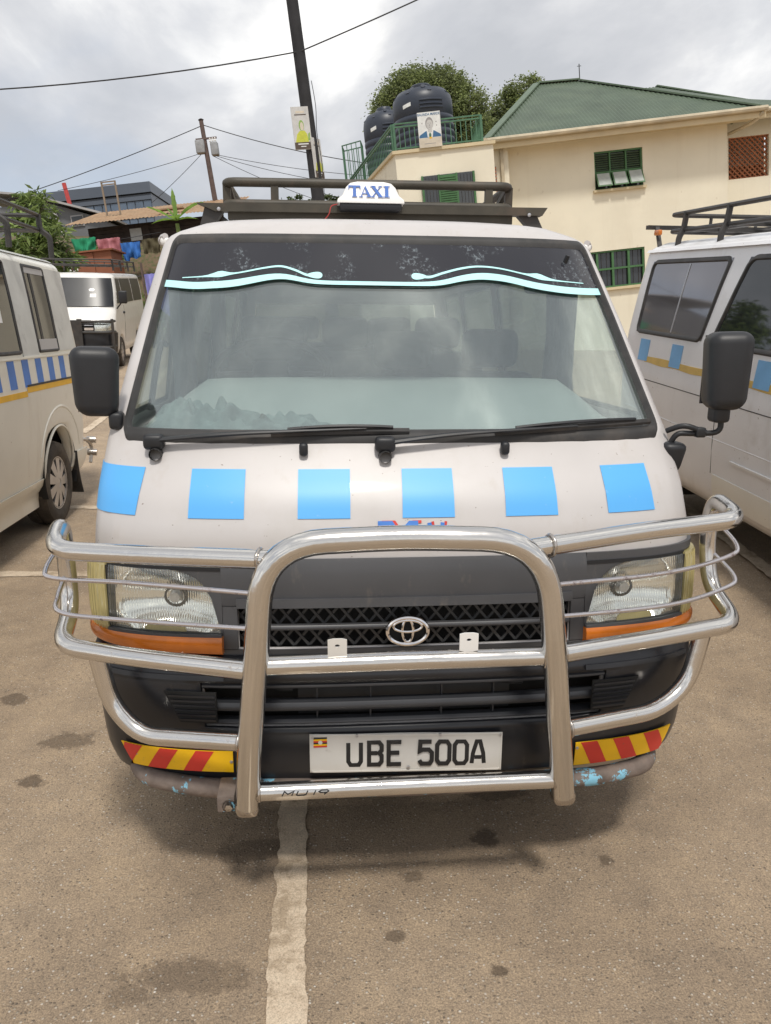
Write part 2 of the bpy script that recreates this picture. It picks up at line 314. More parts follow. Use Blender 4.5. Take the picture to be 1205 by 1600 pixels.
    def build(s, name, m, parent=None, smooth=40, weld=False, kind=None, recalc=True, bevel=0):
        me = bpy.data.meshes.new(name); me.from_pydata(s.v, [], s.f); me.validate()
        if weld or recalc or bevel:
            b = bmesh.new(); b.from_mesh(me)
            if weld: bmesh.ops.remove_doubles(b, verts=b.verts, dist=1e-4); bmesh.ops.dissolve_degenerate(b, edges=b.edges, dist=1e-5)
            if recalc: bmesh.ops.recalc_face_normals(b, faces=b.faces)
            if bevel: bmesh.ops.bevel(b, geom=list(b.edges), offset=bevel, segments=2, profile=.6, affect='EDGES', clamp_overlap=True)
            b.to_mesh(me); b.free()
        if smooth:
            me.polygons.foreach_set('use_smooth', [True]*len(me.polygons)); me.set_sharp_from_angle(angle=R(smooth))
        me.materials.append(M[m] if isinstance(m, str) else m)
        return link(name, me, parent, kind)
def link(name, me, parent=None, kind=None):
    o = bpy.data.objects.new(name, me); COL.objects.link(o)
    if parent is not None: o.parent = parent
    if kind: o['kind'] = kind
    return o
def empty(name, mw=None, parent=None):
    o = bpy.data.objects.new(name, None); COL.objects.link(o); o.empty_display_size = .2
    if mw is not None: o.matrix_world = mw
    if parent is not None: o.parent = parent
    return o
def tag(o, label, cat, group=None, kind=None):
    o['label'] = label; o['category'] = cat
    if group: o['group'] = group
    if kind: o['kind'] = kind
    return o
def at(x, y, z, rz=0): return Matrix.Translation((x, y, z)) @ Matrix.Rotation(rz, 4, 'Z')
def fillet(pts, rad, n=5):
    pts = [Vector(p) for p in pts]; rads = rad if isinstance(rad, (list, tuple)) else [rad]*len(pts); out = [pts[0]]
    for i in range(1, len(pts)-1):
        a, b, c = pts[i-1], pts[i], pts[i+1]; r = min(rads[i], (a-b).length*.48, (c-b).length*.48)
        p = b+(a-b).normalized()*r; q = b+(c-b).normalized()*r
        for k in range(n+1):
            t = k/n; out.append(p*(1-t)**2+b*2*t*(1-t)+q*t*t)
    out.append(pts[-1]); return out
def catmull(pts, n=6):
    pts = [Vector(p) for p in pts]; P = [pts[0]]+pts+[pts[-1]]; out = []
    for i in range(1, len(P)-2):
        a, b, c, d = P[i-1:i+3]
        for k in range(n):
            t = k/n; out.append(.5*((2*b)+(c-a)*t+(2*a-5*b+4*c-d)*t*t+(3*b-a-3*c+d)*t**3))
    out.append(pts[-1]); return out
def rbox(name, m, parent, c, d, bev, rot=None, seg=3, shape=None):
    bm = bmesh.new(); bmesh.ops.create_cube(bm, size=1); bmesh.ops.scale(bm, vec=d, verts=bm.verts)
    bmesh.ops.bevel(bm, geom=list(bm.edges), offset=bev, segments=seg, profile=.5, affect='EDGES', clamp_overlap=True)
    if shape:
        for v in bm.verts: v.co = shape(v.co)
    if rot is not None: bmesh.ops.transform(bm, matrix=rot.to_4x4(), verts=bm.verts)
    bmesh.ops.translate(bm, vec=c, verts=bm.verts); bmesh.ops.recalc_face_normals(bm, faces=bm.faces)
    me = bpy.data.meshes.new(name); bm.to_mesh(me); bm.free()
    me.polygons.foreach_set('use_smooth', [True]*len(me.polygons)); me.set_sharp_from_angle(angle=R(45)); me.materials.append(M[m] if isinstance(m, str) else m)
    return link(name, me, parent)
def ribbon(mb, pts, wd, fn, closed=False, t=.0015):
    """flat mitred stroke along 2-D points; fn maps (u,v,h) to 3-D"""
    pts = [Vector((p[0], p[1])) for p in pts]; n = len(pts); Lp = []; Rp = []
    for i in range(n):
        a = pts[i-1] if (i > 0 or closed) else None; b = pts[i]; c = pts[(i+1) % n] if (i < n-1 or closed) else None
        d1 = (b-a).normalized() if a is not None else (c-b).normalized(); d2 = (c-b).normalized() if c is not None else d1
        n1 = Vector((-d1.y, d1.x)); n2 = Vector((-d2.y, d2.x)); mv = (n1+n2); mv.normalize(); k = wd/2/max(.45, mv.dot(n1))
        Lp.append(b+mv*k); Rp.append(b-mv*k)
    vs = []
    for h in (t, 0):
        for p, q in zip(Lp, Rp): vs += [fn(p.x, p.y, h), fn(q.x, q.y, h)]
    m = n if closed else n-1; fs = []
    for i in range(m):
        j = (i+1) % n; a, b, c, d = 2*i, 2*i+1, 2*j+1, 2*j; o = 2*n
        fs += [(a, b, c, d), (d+o, c+o, b+o, a+o), (a, d, d+o, a+o), (b, b+o, c+o, c)]
    if not closed: fs += [(0, 2*n, 2*n+1, 1), (2*n-2, 2*n-1, 4*n-1, 4*n-2)]
    mb.add(vs, fs)
def text_mesh(body, size, extrude=.0005, offset=0.):
    c = bpy.data.curves.new('lettering', 'FONT'); c.body = body; c.size = size; c.extrude = extrude; c.offset = offset; c.align_x = 'CENTER'; c.align_y = 'CENTER'
    o = bpy.data.objects.new('lettering', c); COL.objects.link(o)
    dg = bpy.context.evaluated_depsgraph_get(); me = bpy.data.meshes.new_from_object(o.evaluated_get(dg))
    bpy.data.objects.remove(o); bpy.data.curves.remove(c); return me
def text_obj(name, body, size, m, parent, mw, sx=1., extrude=.0005, offset=0.):
    me = text_mesh(body, size, extrude, offset); me.transform(mw @ Matrix.Diagonal((sx, 1, 1, 1))); me.materials.clear(); me.materials.append(M[m]); return link(name, me, parent)

# ------------------------------------------------------------------ ground
def clampv(v, a, b): return max(a, min(b, v))
def smooth(a, b, x): t = clampv((x-a)/(b-a), 0, 1); return t*t*(3-2*t)
PN = LOT.to_3x3() @ Vector((0, 0, 1)); P0 = LOT.translation
def lot_rise(x, y): return max(.058*clampv(y-4.5, 0, 13.5), clampv((x-1.75)/.6, 0, 1)*(.10+.058*clampv(y-1.0, 0, 15)))   # the park climbs towards the back, sooner in the right-hand bay
def ground_z(x, y):
    cx, cy = clampv(x, -17, 10), clampv(y, -8, 31)
    z = P0.z-(PN.x*(cx-P0.x)+PN.y*(cy-P0.y))/PN.z
    l = ILOT @ Vector((x, y, z)); z += lot_rise(l.x, l.y)
    z += (4.4*smooth(31.5, 36.5, y)+.16*max(0, min(y, 70)-36))*smooth(9, -2, x-(y-30)*.25)
    return z
def spaced(lo, hi, step, far):
    a = [lo+i*step for i in range(int((hi-lo)/step)+1)]; pre = []; d = step; p = lo
    while p > -far: d *= 1.5; p -= d; pre.append(p)
    d = step; p = a[-1]; post = []
    while p < far: d *= 1.5; p += d; post.append(p)
    return pre[::-1]+a+post
gx = spaced(-18, 14, .4, 900); gy = spaced(-9, 44, .5, 1200)
mb = MB(); mb.add([(x, y, ground_z(x, y)) for y in gy for x in gx], [(j*len(gx)+i, j*len(gx)+i+1, (j+1)*len(gx)+i+1, (j+1)*len(gx)+i) for j in range(len(gy)-1) for i in range(len(gx)-1)])
m = bpy.data.materials.new('dusty_tarmac'); ns, ls, bs = nodes(m); M['ground'] = m
t_ = nn(ns, 'ShaderNodeTexCoord'); vec = t_.outputs['Object']
big = tex_noise(ns, ls, 1.1, 7, .6, vec); mid = tex_noise(ns, ls, 7, 8, .62, vec); fine = tex_noise(ns, ls, 210, 5, .75, vec)
c = ramp(ns, ls, big.outputs[0], [(.3, (.262, .200, .142)), (.5, (.342, .262, .184)), (.7, (.415, .322, .228))]).outputs[0]
c = mixc(ns, ls, .55, c, ramp(ns, ls, mid.outputs[0], [(.34, (.74, .74, .75)), (.5, (.98, .97, .96)), (.68, (1.2, 1.18, 1.12))]).outputs[0], 'MULTIPLY')
c = mixc(ns, ls, .85, c, ramp(ns, ls, fine.outputs[0], [(.30, (.38, .38, .38)), (.48, (.95, .95, .95)), (.66, (1.7, 1.66, 1.58))]).outputs[0], 'MULTIPLY')
vo = nn(ns, 'ShaderNodeTexVoronoi'); vo.inputs['Scale'].default_value = 105; ls.new(vec, vo.inputs['Vector'])
sv = nn(ns, 'ShaderNodeSeparateColor'); ls.new(vo.outputs['Color'], sv.inputs[0])
st = ramp(ns, ls, sv.outputs[0], [(.58, (0, 0, 0)), (.66, (1, 1, 1))]); sz = ramp(ns, ls, vo.outputs['Distance'], [(.25, (1, 1, 1)), (.42, (0, 0, 0))])
dst = tex_noise(ns, ls, 2.6, 5, .6, vec); dm = ramp(ns, ls, dst.outputs[0], [(.36, (.35, .35, .35)), (.62, (.95, .95, .95))])
fm = nn(ns, 'ShaderNodeMath', operation='MULTIPLY'); ls.new(st.outputs[0], fm.inputs[0]); ls.new(sz.outputs[0], fm.inputs[1])
fm2 = nn(ns, 'ShaderNodeMath', operation='MULTIPLY'); ls.new(fm.outputs[0], fm2.inputs[0]); ls.new(dm.outputs[0], fm2.inputs[1])
stc = ramp(ns, ls, sv.outputs[1], [(0, (.13, .105, .08)), (.4, (.30, .245, .18)), (.75, (.52, .45, .36)), (1, (.80, .75, .67))])
c = mixc(ns, ls, fm2.outputs[0], c, stc.outputs[0])
# oil and water stains with shapes of their own: lot x, y, half sizes, strength
STAINS = [(-.43, .18, .12, .06, .5), (-.58, -.29, .15, .05, .42), (-.70, -.33, .05, .04, .4), (.27, .18, .05, .05, .7), (.37, .43, .11, .06, .6), (-1.21, .88, .11, .06, .55), (-1.55, 1.25, .07, .05, .6), (-1.25, .60, .05, .035, .7), (.62, .05, .03, .03, .6), (.02, .02, .035, .03, .55), (-1.33, .3, .05, .03, .5), (.60, .40, .03, .03, .5), (-.05, -.2, .025, .02, .6), (.2, -.33, .02, .02, .7), (2.2, 4.6, .5, .5, .5)]
wob = tex_noise(ns, ls, 11, 10, .75, vec); wobc = nn(ns, 'ShaderNodeMath', operation='SUBTRACT'); ls.new(wob.outputs[0], wobc.inputs[0]); wobc.inputs[1].default_value = .5
acc = None
for sx, sy, rx, ry, k in STAINS:
    p = LOT @ Vector((sx, sy, lot_rise(sx, sy)))
    vs_ = nn(ns, 'ShaderNodeVectorMath', operation='SUBTRACT'); ls.new(vec, vs_.inputs[0]); vs_.inputs[1].default_value = p
    vm = nn(ns, 'ShaderNodeVectorMath', operation='MULTIPLY'); ls.new(vs_.outputs[0], vm.inputs[0]); vm.inputs[1].default_value = (1/rx, 1/ry, 0)
    ln = nn(ns, 'ShaderNodeVectorMath', operation='LENGTH'); ls.new(vm.outputs[0], ln.inputs[0])
    ad = nn(ns, 'ShaderNodeMath', operation='MULTIPLY_ADD'); ls.new(wobc.outputs[0], ad.inputs[0]); ad.inputs[1].default_value = 3.4; ls.new(ln.outputs['Value'], ad.inputs[2])
    mr = nn(ns, 'ShaderNodeMapRange'); ls.new(ad.outputs[0], mr.inputs[0]); mr.inputs[1].default_value = 1.15; mr.inputs[2].default_value = .8; mr.inputs[3].default_value = 0; mr.inputs[4].default_value = k
    if acc is None: acc = mr.outputs[0]
    else:
        mxn = nn(ns, 'ShaderNodeMath', operation='MAXIMUM'); ls.new(acc, mxn.inputs[0]); ls.new(mr.outputs[0], mxn.inputs[1]); acc = mxn.outputs[0]
c = mixc(ns, ls, acc, c, (.075, .052, .034))
# earth beyond the tarmac (y > 33)
sp = nn(ns, 'ShaderNodeSeparateXYZ'); ls.new(vec, sp.inputs[0]); er = nn(ns, 'ShaderNodeMapRange'); ls.new(sp.outputs[1], er.inputs[0]); er.inputs[1].default_value = 31.5; er.inputs[2].default_value = 33
c = mixc(ns, ls, er.outputs[0], c, ramp(ns, ls, mid.outputs[0], [(.35, (.07, .09, .03)), (.6, (.17, .11, .07))]).outputs[0])
ls.new(c, bs.inputs['Base Color']); bs.inputs['Roughness'].default_value = .88
hb = nn(ns, 'ShaderNodeMath', operation='MULTIPLY_ADD'); ls.new(fm2.outputs[0], hb.inputs[0]); hb.inputs[1].default_value = .8; ls.new(fine.outputs[0], hb.inputs[2]); bump(ns, ls, bs, hb.outputs[0], .8, .006)
g = mb.build('ground', 'ground', smooth=60, recalc=False); g['kind'] = 'structure'; g['label'] = 'dusty brown tarmac of the sloping taxi park'
# painted bay lines: ragged worn strips a few millimetres above the tarmac
m = bpy.data.materials.new('worn_line_paint'); ns, ls, bs = nodes(m); M['line'] = m
n = tex_noise(ns, ls, 9, 9, .7); f = ramp(ns, ls, n.outputs[0], [(.40, (.36, .28, .195)), (.48, (.52, .42, .31)), (.7, (.64, .54, .41))]); n3 = tex_noise(ns, ls, 210, 5, .75); f3 = ramp(ns, ls, n3.outputs[0], [(.32, (.5, .5, .5)), (.46, (.95, .95, .95)), (.66, (1.3, 1.3, 1.3))])
ls.new(mixc(ns, ls, 1., f.outputs[0], f3.outputs[0], 'MULTIPLY'), bs.inputs['Base Color']); bs.inputs['Roughness'].default_value = .85
def line(a, b, wd, seed):
    rnd = random.Random(seed); a = Vector(a); b = Vector(b); L = (b-a).length; d = (b-a)/L; nrm = Vector((-d.y, d.x)); k = max(4, int(L/.022)); vs = []; jl = jr = 0
    for i in range(k+1):
        jl = jl*.55+rnd.gauss(0, .0035); jr = jr*.55+rnd.gauss(0, .0035); p = a+d*L*i/k
        for q in (p+nrm*(wd/2+jl), p-nrm*(wd/2+jr)):
            vs.append(LOT @ Vector((q.x, q.y, lot_rise(q.x, q.y)+.004)))
    mb = MB(); mb.add(vs, [(2*i, 2*i+1, 2*i+3, 2*i+2) for i in range(k)]); o = mb.build('parking_line', 'line', smooth=0, recalc=False); o['kind'] = 'structure'; return o
line((-.322, -.75), (-.355, 3.6), .092, 1); line((-3.4, 3.08), (-1.0, 2.92), .10, 2); line((-3.0, 4.83), (-1.2, 4.78), .10, 3)
line((2.37, 1.75), (2.62, 4.6), .095, 4); line((-3.24, 8.2), (-3.34, 11.6), .11, 5); line((-3.25, 12.9), (-3.56, 16.2), .12, 6)
# loose grit on the tarmac in front of the van
mb = MB(); rnd = random.Random(3)
for i in range(7000):
    x, y = rnd.uniform(-2.2, 1.9), -.85+3.3*rnd.random()**1.4
    if -.38 < x < -.28: continue
    r = .0012+.0035*rnd.random()**3.5; p = LOT @ Vector((x, y, lot_rise(x, y))); a = rnd.random()*6.3
    vs = [p+Vector((math.cos(a+k*1.571)*r*rnd.uniform(.7, 1.4), math.sin(a+k*1.571)*r*rnd.uniform(.7, 1.4), r*.1)) for k in range(4)]+[p+Vector((rnd.uniform(-.3, .3)*r, rnd.uniform(-.3, .3)*r, r*.9))]
    mb.add(vs, [(0, 1, 4), (1, 2, 4), (2, 3, 4), (3, 0, 4)])
m = bpy.data.materials.new('grit'); ns, ls, bs = nodes(m); M['grit'] = m
g_ = nn(ns, 'ShaderNodeNewGeometry'); ls.new(ramp(ns, ls, g_.outputs['Random Per Island'], [(0, (.16, .125, .09)), (.6, (.34, .27, .19)), (1, (.52, .45, .36))]).outputs[0], bs.inputs['Base Color']); bs.inputs['Roughness'].default_value = .9
o = mb.build('loose_gravel', 'grit', smooth=0, recalc=False); tag(o, 'fine loose gravel scattered over the tarmac in the foreground', 'gravel', kind='stuff')

# ------------------------------------------------------------------ minibus surface
def lut(t, z):
    if z <= t[0][0]: return t[0][1]
    for (a, p), (b, q) in zip(t, t[1:]):
        if z <= b: return p+(q-p)*(z-a)/(b-a)
    return t[-1][1]
def outward(o, c):
    if sum((p.center-c).dot(p.normal)*p.area for p in o.data.polygons) < 0: o.data.flip_normals()
class Bus:
    PY = [(.28, .06), (.34, .01), (.40, 0), (.64, 0), (.70, .025), (.97, .05), (1.02, .058), (1.12, .105), (1.25, .215), (1.86, .82), (1.90, .87), (1.95, .98)]
    PW = [(.28, .755), (.34, .805), (.42, .83), (.64, .85), (.97, .86), (1.25, .845), (1.60, .80), (1.84, .762), (1.865, .745), (1.88, .722), (1.892, .69), (1.902, .65), (1.95, .6)]
    def __init__(s, PY=None, PW=None, B=.24, L=4.65, Br=.22, zs=1., arches=(1.0, 3.35), aR=.37, aZ=.31, n=3.):
        s.PY = PY or Bus.PY; s.PW = PW or Bus.PW; s.B = B; s.L = L; s.Br = Br; s.zs = zs; s.arches = arches; s.aR = aR; s.aZ = aZ; s.n = n
    def sm(s, t, z): return sum(lut(t, z/s.zs+d) for d in (-.012, -.006, 0, .006, .012))/5
    def W(s, z): return s.sm(s.PW, z)
    def Y(s, z): return s.sm(s.PY, z)
    def fr0(s, th, z):
        a = abs(th); k = 2/s.n; sg = 1 if th >= 0 else -1
        return Vector((sg*s.W(z)*max(0, math.sin(a))**k, s.Y(z)+s.B*(1-max(0, math.cos(a))**k), z))
    def th(s, x, z): u = min(.9999, abs(x)/s.W(z)); return math.copysign(math.asin(u**(s.n/2)), x)
    def nrm(s, th, z):
        e = .012; t2 = clampv(th, -1.53, 1.53)
        a = s.fr0(t2+e, z)-s.fr0(t2-e, z); b = s.fr0(t2, z+e)-s.fr0(t2, z-e); n = a.cross(b).normalized()
        return n if n.y < .2 and n.dot(Vector((math.sin(th), -1, .3))) > 0 else -n
    def fr(s, th, z, off=0.): return s.fr0(th, z)+s.nrm(th, z)*off if off else s.fr0(th, z)
    def fx(s, x, z, off=0.): return s.fr(s.th(x, z), z, off)
    def side(s, yb, z, sd, off=0.):
        ref = s.Y(1.25*s.zs)+s.B; y = yb+(s.Y(z)+s.B-ref)*max(0, 1-(yb-ref)/.9)
        return Vector((sd*(s.W(z)+off), y, z))
    def rear(s, th, z, off=0.):
        k = 2/s.n; return Vector((s.W(z)*math.sin(th)**k, s.L-s.Br*(1-max(0, math.cos(th))**k)+off-.05*smooth(1.2*s.zs, 1.9*s.zs, z), z))
    def arch(s, p):
        z = p.z; zt = .80; zm = .28*s.zs
        if z < zt:
            zb = zm
            for c in s.arches:
                d = abs(p.y-c)
                if d < s.aR: zb = max(zb, s.aZ+math.sqrt(s.aR**2-d*d))
            z = zb+(z-zm)*(zt-zb)/(zt-zm)
        return Vector((p.x, p.y, z))
    def body(s, m, parent, fholes=(), sholes=(), rholes=(), zrows=None, name='body', thick=.012):
        zs = s.zs; rows = zrows or [.28, .31, .34, .37, .40, .46, .515, .58, .64, .67, .70, .725, .772, .80, .835, .88, .934, .965, .985, 1.0, 1.025, 1.05, 1.085, 1.12, 1.16, 1.20, 1.225, 1.245, 1.27, 1.33, 1.42, 1.5, 1.58, 1.66, 1.74, 1.80, 1.815, 1.835, 1.85, 1.865, 1.88, 1.892, 1.902]
        rows = sorted(set([r*zs for r in rows]))
        fth = sorted(set([0, 5, 10, 15, 20, 26, 32, 38, 44, 50, 56, 61, 71, 75, 79, 82, 85, 87.5, 90]+[math.degrees(h[0]) for h in fholes]+[math.degrees(h[3]) for h in fholes if len(h) > 3]))
        ref = s.Y(1.25*zs)+s.B; yend = s.L-s.Br; ys = []; y = ref
        yb = sorted(set([h[0] for h in sholes]+[h[1] for h in sholes]))
        while y < yend-.05: y += .075; ys.append(y)
        ys = sorted([v for v in ys if all(abs(v-b) > .02 for b in yb) and v < yend-.03]+yb)
        cols = [('f', R(t)) for t in fth]+[('s', v) for v in ys]+[('r', R(t)) for t in (90, 86, 80, 72, 63, 52, 40, 28, 15, 0)]
        mb = MB()
        for sd in (1, -1):
            def P(c, z):
                k, v = c
                if k == 'f': return s.arch(s.fr0(v*sd if v else 0, z))
                if k == 's': return s.arch(s.side(v, z, sd))
                q = s.rear(v, z); return s.arch(Vector((sd*q.x, q.y, q.z)))
            nc = len(cols); vs = [P(c, z) for z in rows for c in cols]; fs = []
            for j in range(len(rows)-1):
                zm = (rows[j]+rows[j+1])/2
                for i in range(nc-1):
                    k0, k1 = cols[i], cols[i+1]; cut = False
                    if k0[0] == 'f' and k1[0] == 'f':
                        tm = (k0[1]+k1[1])/2; cut = any((h[3] if len(h) > 3 else -1) < tm < h[0] and h[1] < zm < h[2] for h in fholes)
                    elif k0[0] == 's' and k1[0] == 's':
                        ym = (k0[1]+k1[1])/2; cut = any(h[0] < ym < h[1] and h[2] < zm < h[3] for h in sholes)
                    elif k0[0] == 'r' and k1[0] == 'r':
                        tm = (k0[1]+k1[1])/2; cut = any(tm < h[0] and h[1] < zm < h[2] for h in rholes)
                    if not cut: fs.append((j*nc+i, j*nc+i+1, (j+1)*nc+i+1, (j+1)*nc+i))
            # roof
            base = (len(rows)-1)*nc; top = vs[base:]; prev = base; yc = s.L*.56; z0 = rows[-1]
            for sx, sy, dz in ((.965, .988, .010), (.91, .97, .018), (.8, .945, .026), (.6, .915, .032), (.3, .89, .036), (0, .88, .038)):
                o = len(vs); vs += [Vector((p.x*sx, yc+(p.y-yc)*sy, z0+dz*zs)) for p in top]
                fs += [(prev+i, prev+i+1, o+i+1, o+i) for i in range(nc-1)]; prev = o
            mb.add(vs, fs)
        o = mb.build(name, m, parent, smooth=32, weld=True); outward(o, Vector((0, s.L/2, 1)))
        if thick:
            md = o.modifiers.new('sheet', 'SOLIDIFY'); md.thickness = thick; md.offset = -1
        return o
    # thin pieces following the surface -------------------------------------------------
    def fpatch(s, name, m, parent, xr, zr, off, th=.003, nu=8, nv=4, smooth=40, arc=False, ofn=None):
        """xr(v)->(x0,x1), zr(u)->(z0,z1): patch on the front, v runs up"""
        def f(h):
            def g(u, v):
                z0, z1 = zr(u) if callable(zr) else zr; z = z0+(z1-z0)*v
                x0, x1 = xr(v) if callable(xr) else xr
                t0, t1 = (x0, x1) if arc else (s.th(x0, z), s.th(x1, z))
                if not arc: return s.fx(x0+(x1-x0)*u, z, h+(ofn(u, v) if ofn else 0))
                return s.fr(t0+(t1-t0)*u, z, h+(ofn(u, v) if ofn else 0))
            return g
        mb = MB(); mb.slab(nu, nv, f(off), f(off-th)); return mb.build(name, m, parent, smooth=smooth)
    def spatch(s, name, m, parent, sd, yr, zr, off, th=.004, nu=6, nv=4, smooth=40):
        def f(h):
            def g(u, v):
                z0, z1 = zr(u) if callable(zr) else zr; z = z0+(z1-z0)*v; y0, y1 = yr(v) if callable(yr) else yr
                return s.side(y0+(y1-y0)*u, z, sd, h)
            return g
        mb = MB(); mb.slab(nu, nv, f(off), f(off-th)); return mb.build(name, m, parent, smooth=smooth)
    def sloop(s, yr, z0, z1, sd, off, rad=.05):
        pts = [s.side(y, z, sd, off) for y, z in rloop(yr[0], yr[1], z0, z1, rad)]
        return pts
def rloop(x0, x1, z0, z1, r, n=5, m=6):
    out = []
    for cx, cz, a0 in ((x1-r, z0+r, -90), (x1-r, z1-r, 0), (x0+r, z1-r, 90), (x0+r, z0+r, 180)):
        for k in range(n+1):
            a = R(a0+90*k/n); out.append((cx+r*math.cos(a), cz+r*math.sin(a)))
        nx = {-90: (x1, z1-r), 0: (x0+r, z1), 90: (x0, z0+r), 180: (x1-r, z0)}[a0]
        for k in range(1, m):
            p = out[-1] if k == 1 else p0; p0 = p; t = k/m; out.append((p[0]+(nx[0]-p[0])*t, p[1]+(nx[1]-p[1])*t))
    return out
def band(mb, loop, wd, P, h0, h1):
    """flat seal following a closed 2-D loop, wd wide inward, from height h1 to h0 off the surface"""
    n = len(loop); c = Vector((sum(p[0] for p in loop)/n, sum(p[1] for p in loop)/n)); inn = []
    for i in range(n):
        a, b = Vector(loop[i-1]), Vector(loop[(i+1) % n]); d = (b-a).normalized(); nr = Vector((-d.y, d.x)); p = Vector(loop[i])
        if nr.dot(c-p) < 0: nr = -nr
        inn.append(p+nr*wd)
    vs = [P(*loop[i], h0) for i in range(n)]+[P(*((Vector(loop[i])*.7+inn[i]*.3)), h1) for i in range(n)]+[P(*((Vector(loop[i])*.3+inn[i]*.7)), h1) for i in range(n)]+[P(*inn[i], h0) for i in range(n)]
    fs = [(k*n+i, k*n+(i+1) % n, (k+1)*n+(i+1) % n, (k+1)*n+i) for k in range(3) for i in range(n)]
    mb.add(vs, fs)
def wheel(parent, y, x, sd, r=.325, wd=.20, rim=.205, spokes=8, z=None, name='wheel', deep=True):
    z = r-.012 if z is None else z; c = (x, y, z); e = empty(name, None, parent)
    mb = MB(); h = wd/2
    mb.lathe([(rim-.01, -h*.8), (rim+.02, -h*.95), (r*.86, -h), (r*.965, -h*.86), (r, -h*.55), (r, -h*.12), (r-.008, -h*.1), (r-.008, h*.1), (r, h*.12), (r, h*.55), (r*.965, h*.86), (r*.86, h), (rim+.02, h*.95), (rim-.01, h*.8)], 40, 'x', c)
    t = mb.build('tyre', 'tyre', e, smooth=35)
    mb = MB(); s = sd
    mb.lathe([(rim, s*h*.8), (rim-.015, s*h*.82), (rim-.03, s*h*.55), (.0, s*h*.35)], 32, 'x', c)
    rr = mb.build('rim', 'dark', e)
    mb = MB()
    for k in range(spokes):
        a = 2*math.pi*k/spokes; ca, sa = math.cos(a), math.sin(a); pa = [(.035, -.022), (rim-.012, -.045), (rim-.012, .045), (.035, .022)]
        vs = []
        for hx in (s*h*.78, s*h*.62):
            for rad, tan in pa: vs.append((x+hx-(s*.012 if rad < .1 else 0)*-1, y+rad*ca-tan*sa, z+rad*sa+tan*ca))
        mb.add(vs, [(0, 1, 2, 3), (7, 6, 5, 4), (0, 4, 5, 1), (1, 5, 6, 2), (2, 6, 7, 3), (3, 7, 4, 0)])
    mb.lathe([(rim+.004, s*h*.78), (rim+.002, s*h*.84), (rim-.02, s*h*.80), (rim-.02, s*h*.7)], 32, 'x', c); mb.lathe([(.05, s*h*.72), (.045, s*h*.86), (.0, s*h*.9)], 16, 'x', c)
    mb.build('hubcap', 'alloy', e, smooth=30); return e

# ------------------------------------------------------------------ the white taxi minibus in the middle
van = empty('taxi_minibus', LOT.copy())
tag(van, 'white taxi minibus with chrome bull bar and blue squares, facing the viewer', 'minibus')
V = Bus()
TG = V.th(.45, .78); TB = V.th(.545, .58); TW = V.th(.776, 1.27)
DOOR, MIDW, REARW, LASTW = (.545, 1.32), (1.44, 2.5), (2.62, 3.55), (3.66, 4.28)
V.body('paint', van, fholes=[(TW, 1.27, 1.835), (TG, .725, .835), (TB, .515, .64), (V.th(.776, .85), .772, .934, V.th(.497, .85))], sholes=[(a, b, 1.27, 1.80) for a, b in (DOOR, MIDW, REARW, LASTW)], rholes=[(R(60), 1.27, 1.74)])
# windscreen with seal
gls = V.fpatch('windscreen', 'glass', van, lambda v: (-TW-.02, TW+.02), (1.262, 1.843), -.004, .005, 28, 16, arc=True)
def PF(x, z, h):   # x here is the surface angle scaled to metres
    return V.fr(x/.6, z, h)
loop = rloop(-TW*.6-.018, TW*.6+.018, 1.243, 1.862, .055, 6, 12)
mb = MB(); band(mb, loop, .040, PF, -.004, .012); mb.build('windscreen_seal', 'rubber', van, smooth=50)
# tinted visor film inside the glass and its pale cyan swoosh
LINE = [(-.80, 1.705), (-.71, 1.700), (-.62, 1.690), (-.5, 1.697), (-.42, 1.712), (-.36, 1.722), (-.31, 1.717), (-.26, 1.702), (-.2, 1.698), (0, 1.697), (.1, 1.697), (.17, 1.702), (.23, 1.720), (.30, 1.732), (.38, 1.726), (.48, 1.702), (.57, 1.690), (.66, 1.686), (.82, 1.692)]
def lz(x): return sum(lut(LINE, x+d) for d in (-.03, -.015, 0, .015, .03))/5
def onws(x, z, h): return V.fx(x, z, h)
mb = MB(); XW = lambda z: V.W(z)*.932
def film(h):
    def g(u, v):
        x0 = (u*2-1)*XW(1.70); z = lz(x0)+.003+(1.842-lz(x0)-.003)*v
        return onws(x0*V.W(z)/V.W(1.7), z, h)
    return g
mb.slab(60, 5, film(.0022), film(.0010))
vis = mb.build('visor_film', 'visor', van)
mb = MB()
def tk(x): return .010+.010*smooth(.12, .42, abs(x-(-.07)))
def swo(h):
    def g(u, v): x = (u*2-1)*XW(1.70); return onws(x, lz(x)-tk(x)+(tk(x)+.002)*v, h)
    return g
mb.slab(80, 2, swo(.0034), swo(.0022))
sw = mb.build('swoosh_line', 'cyan', vis)
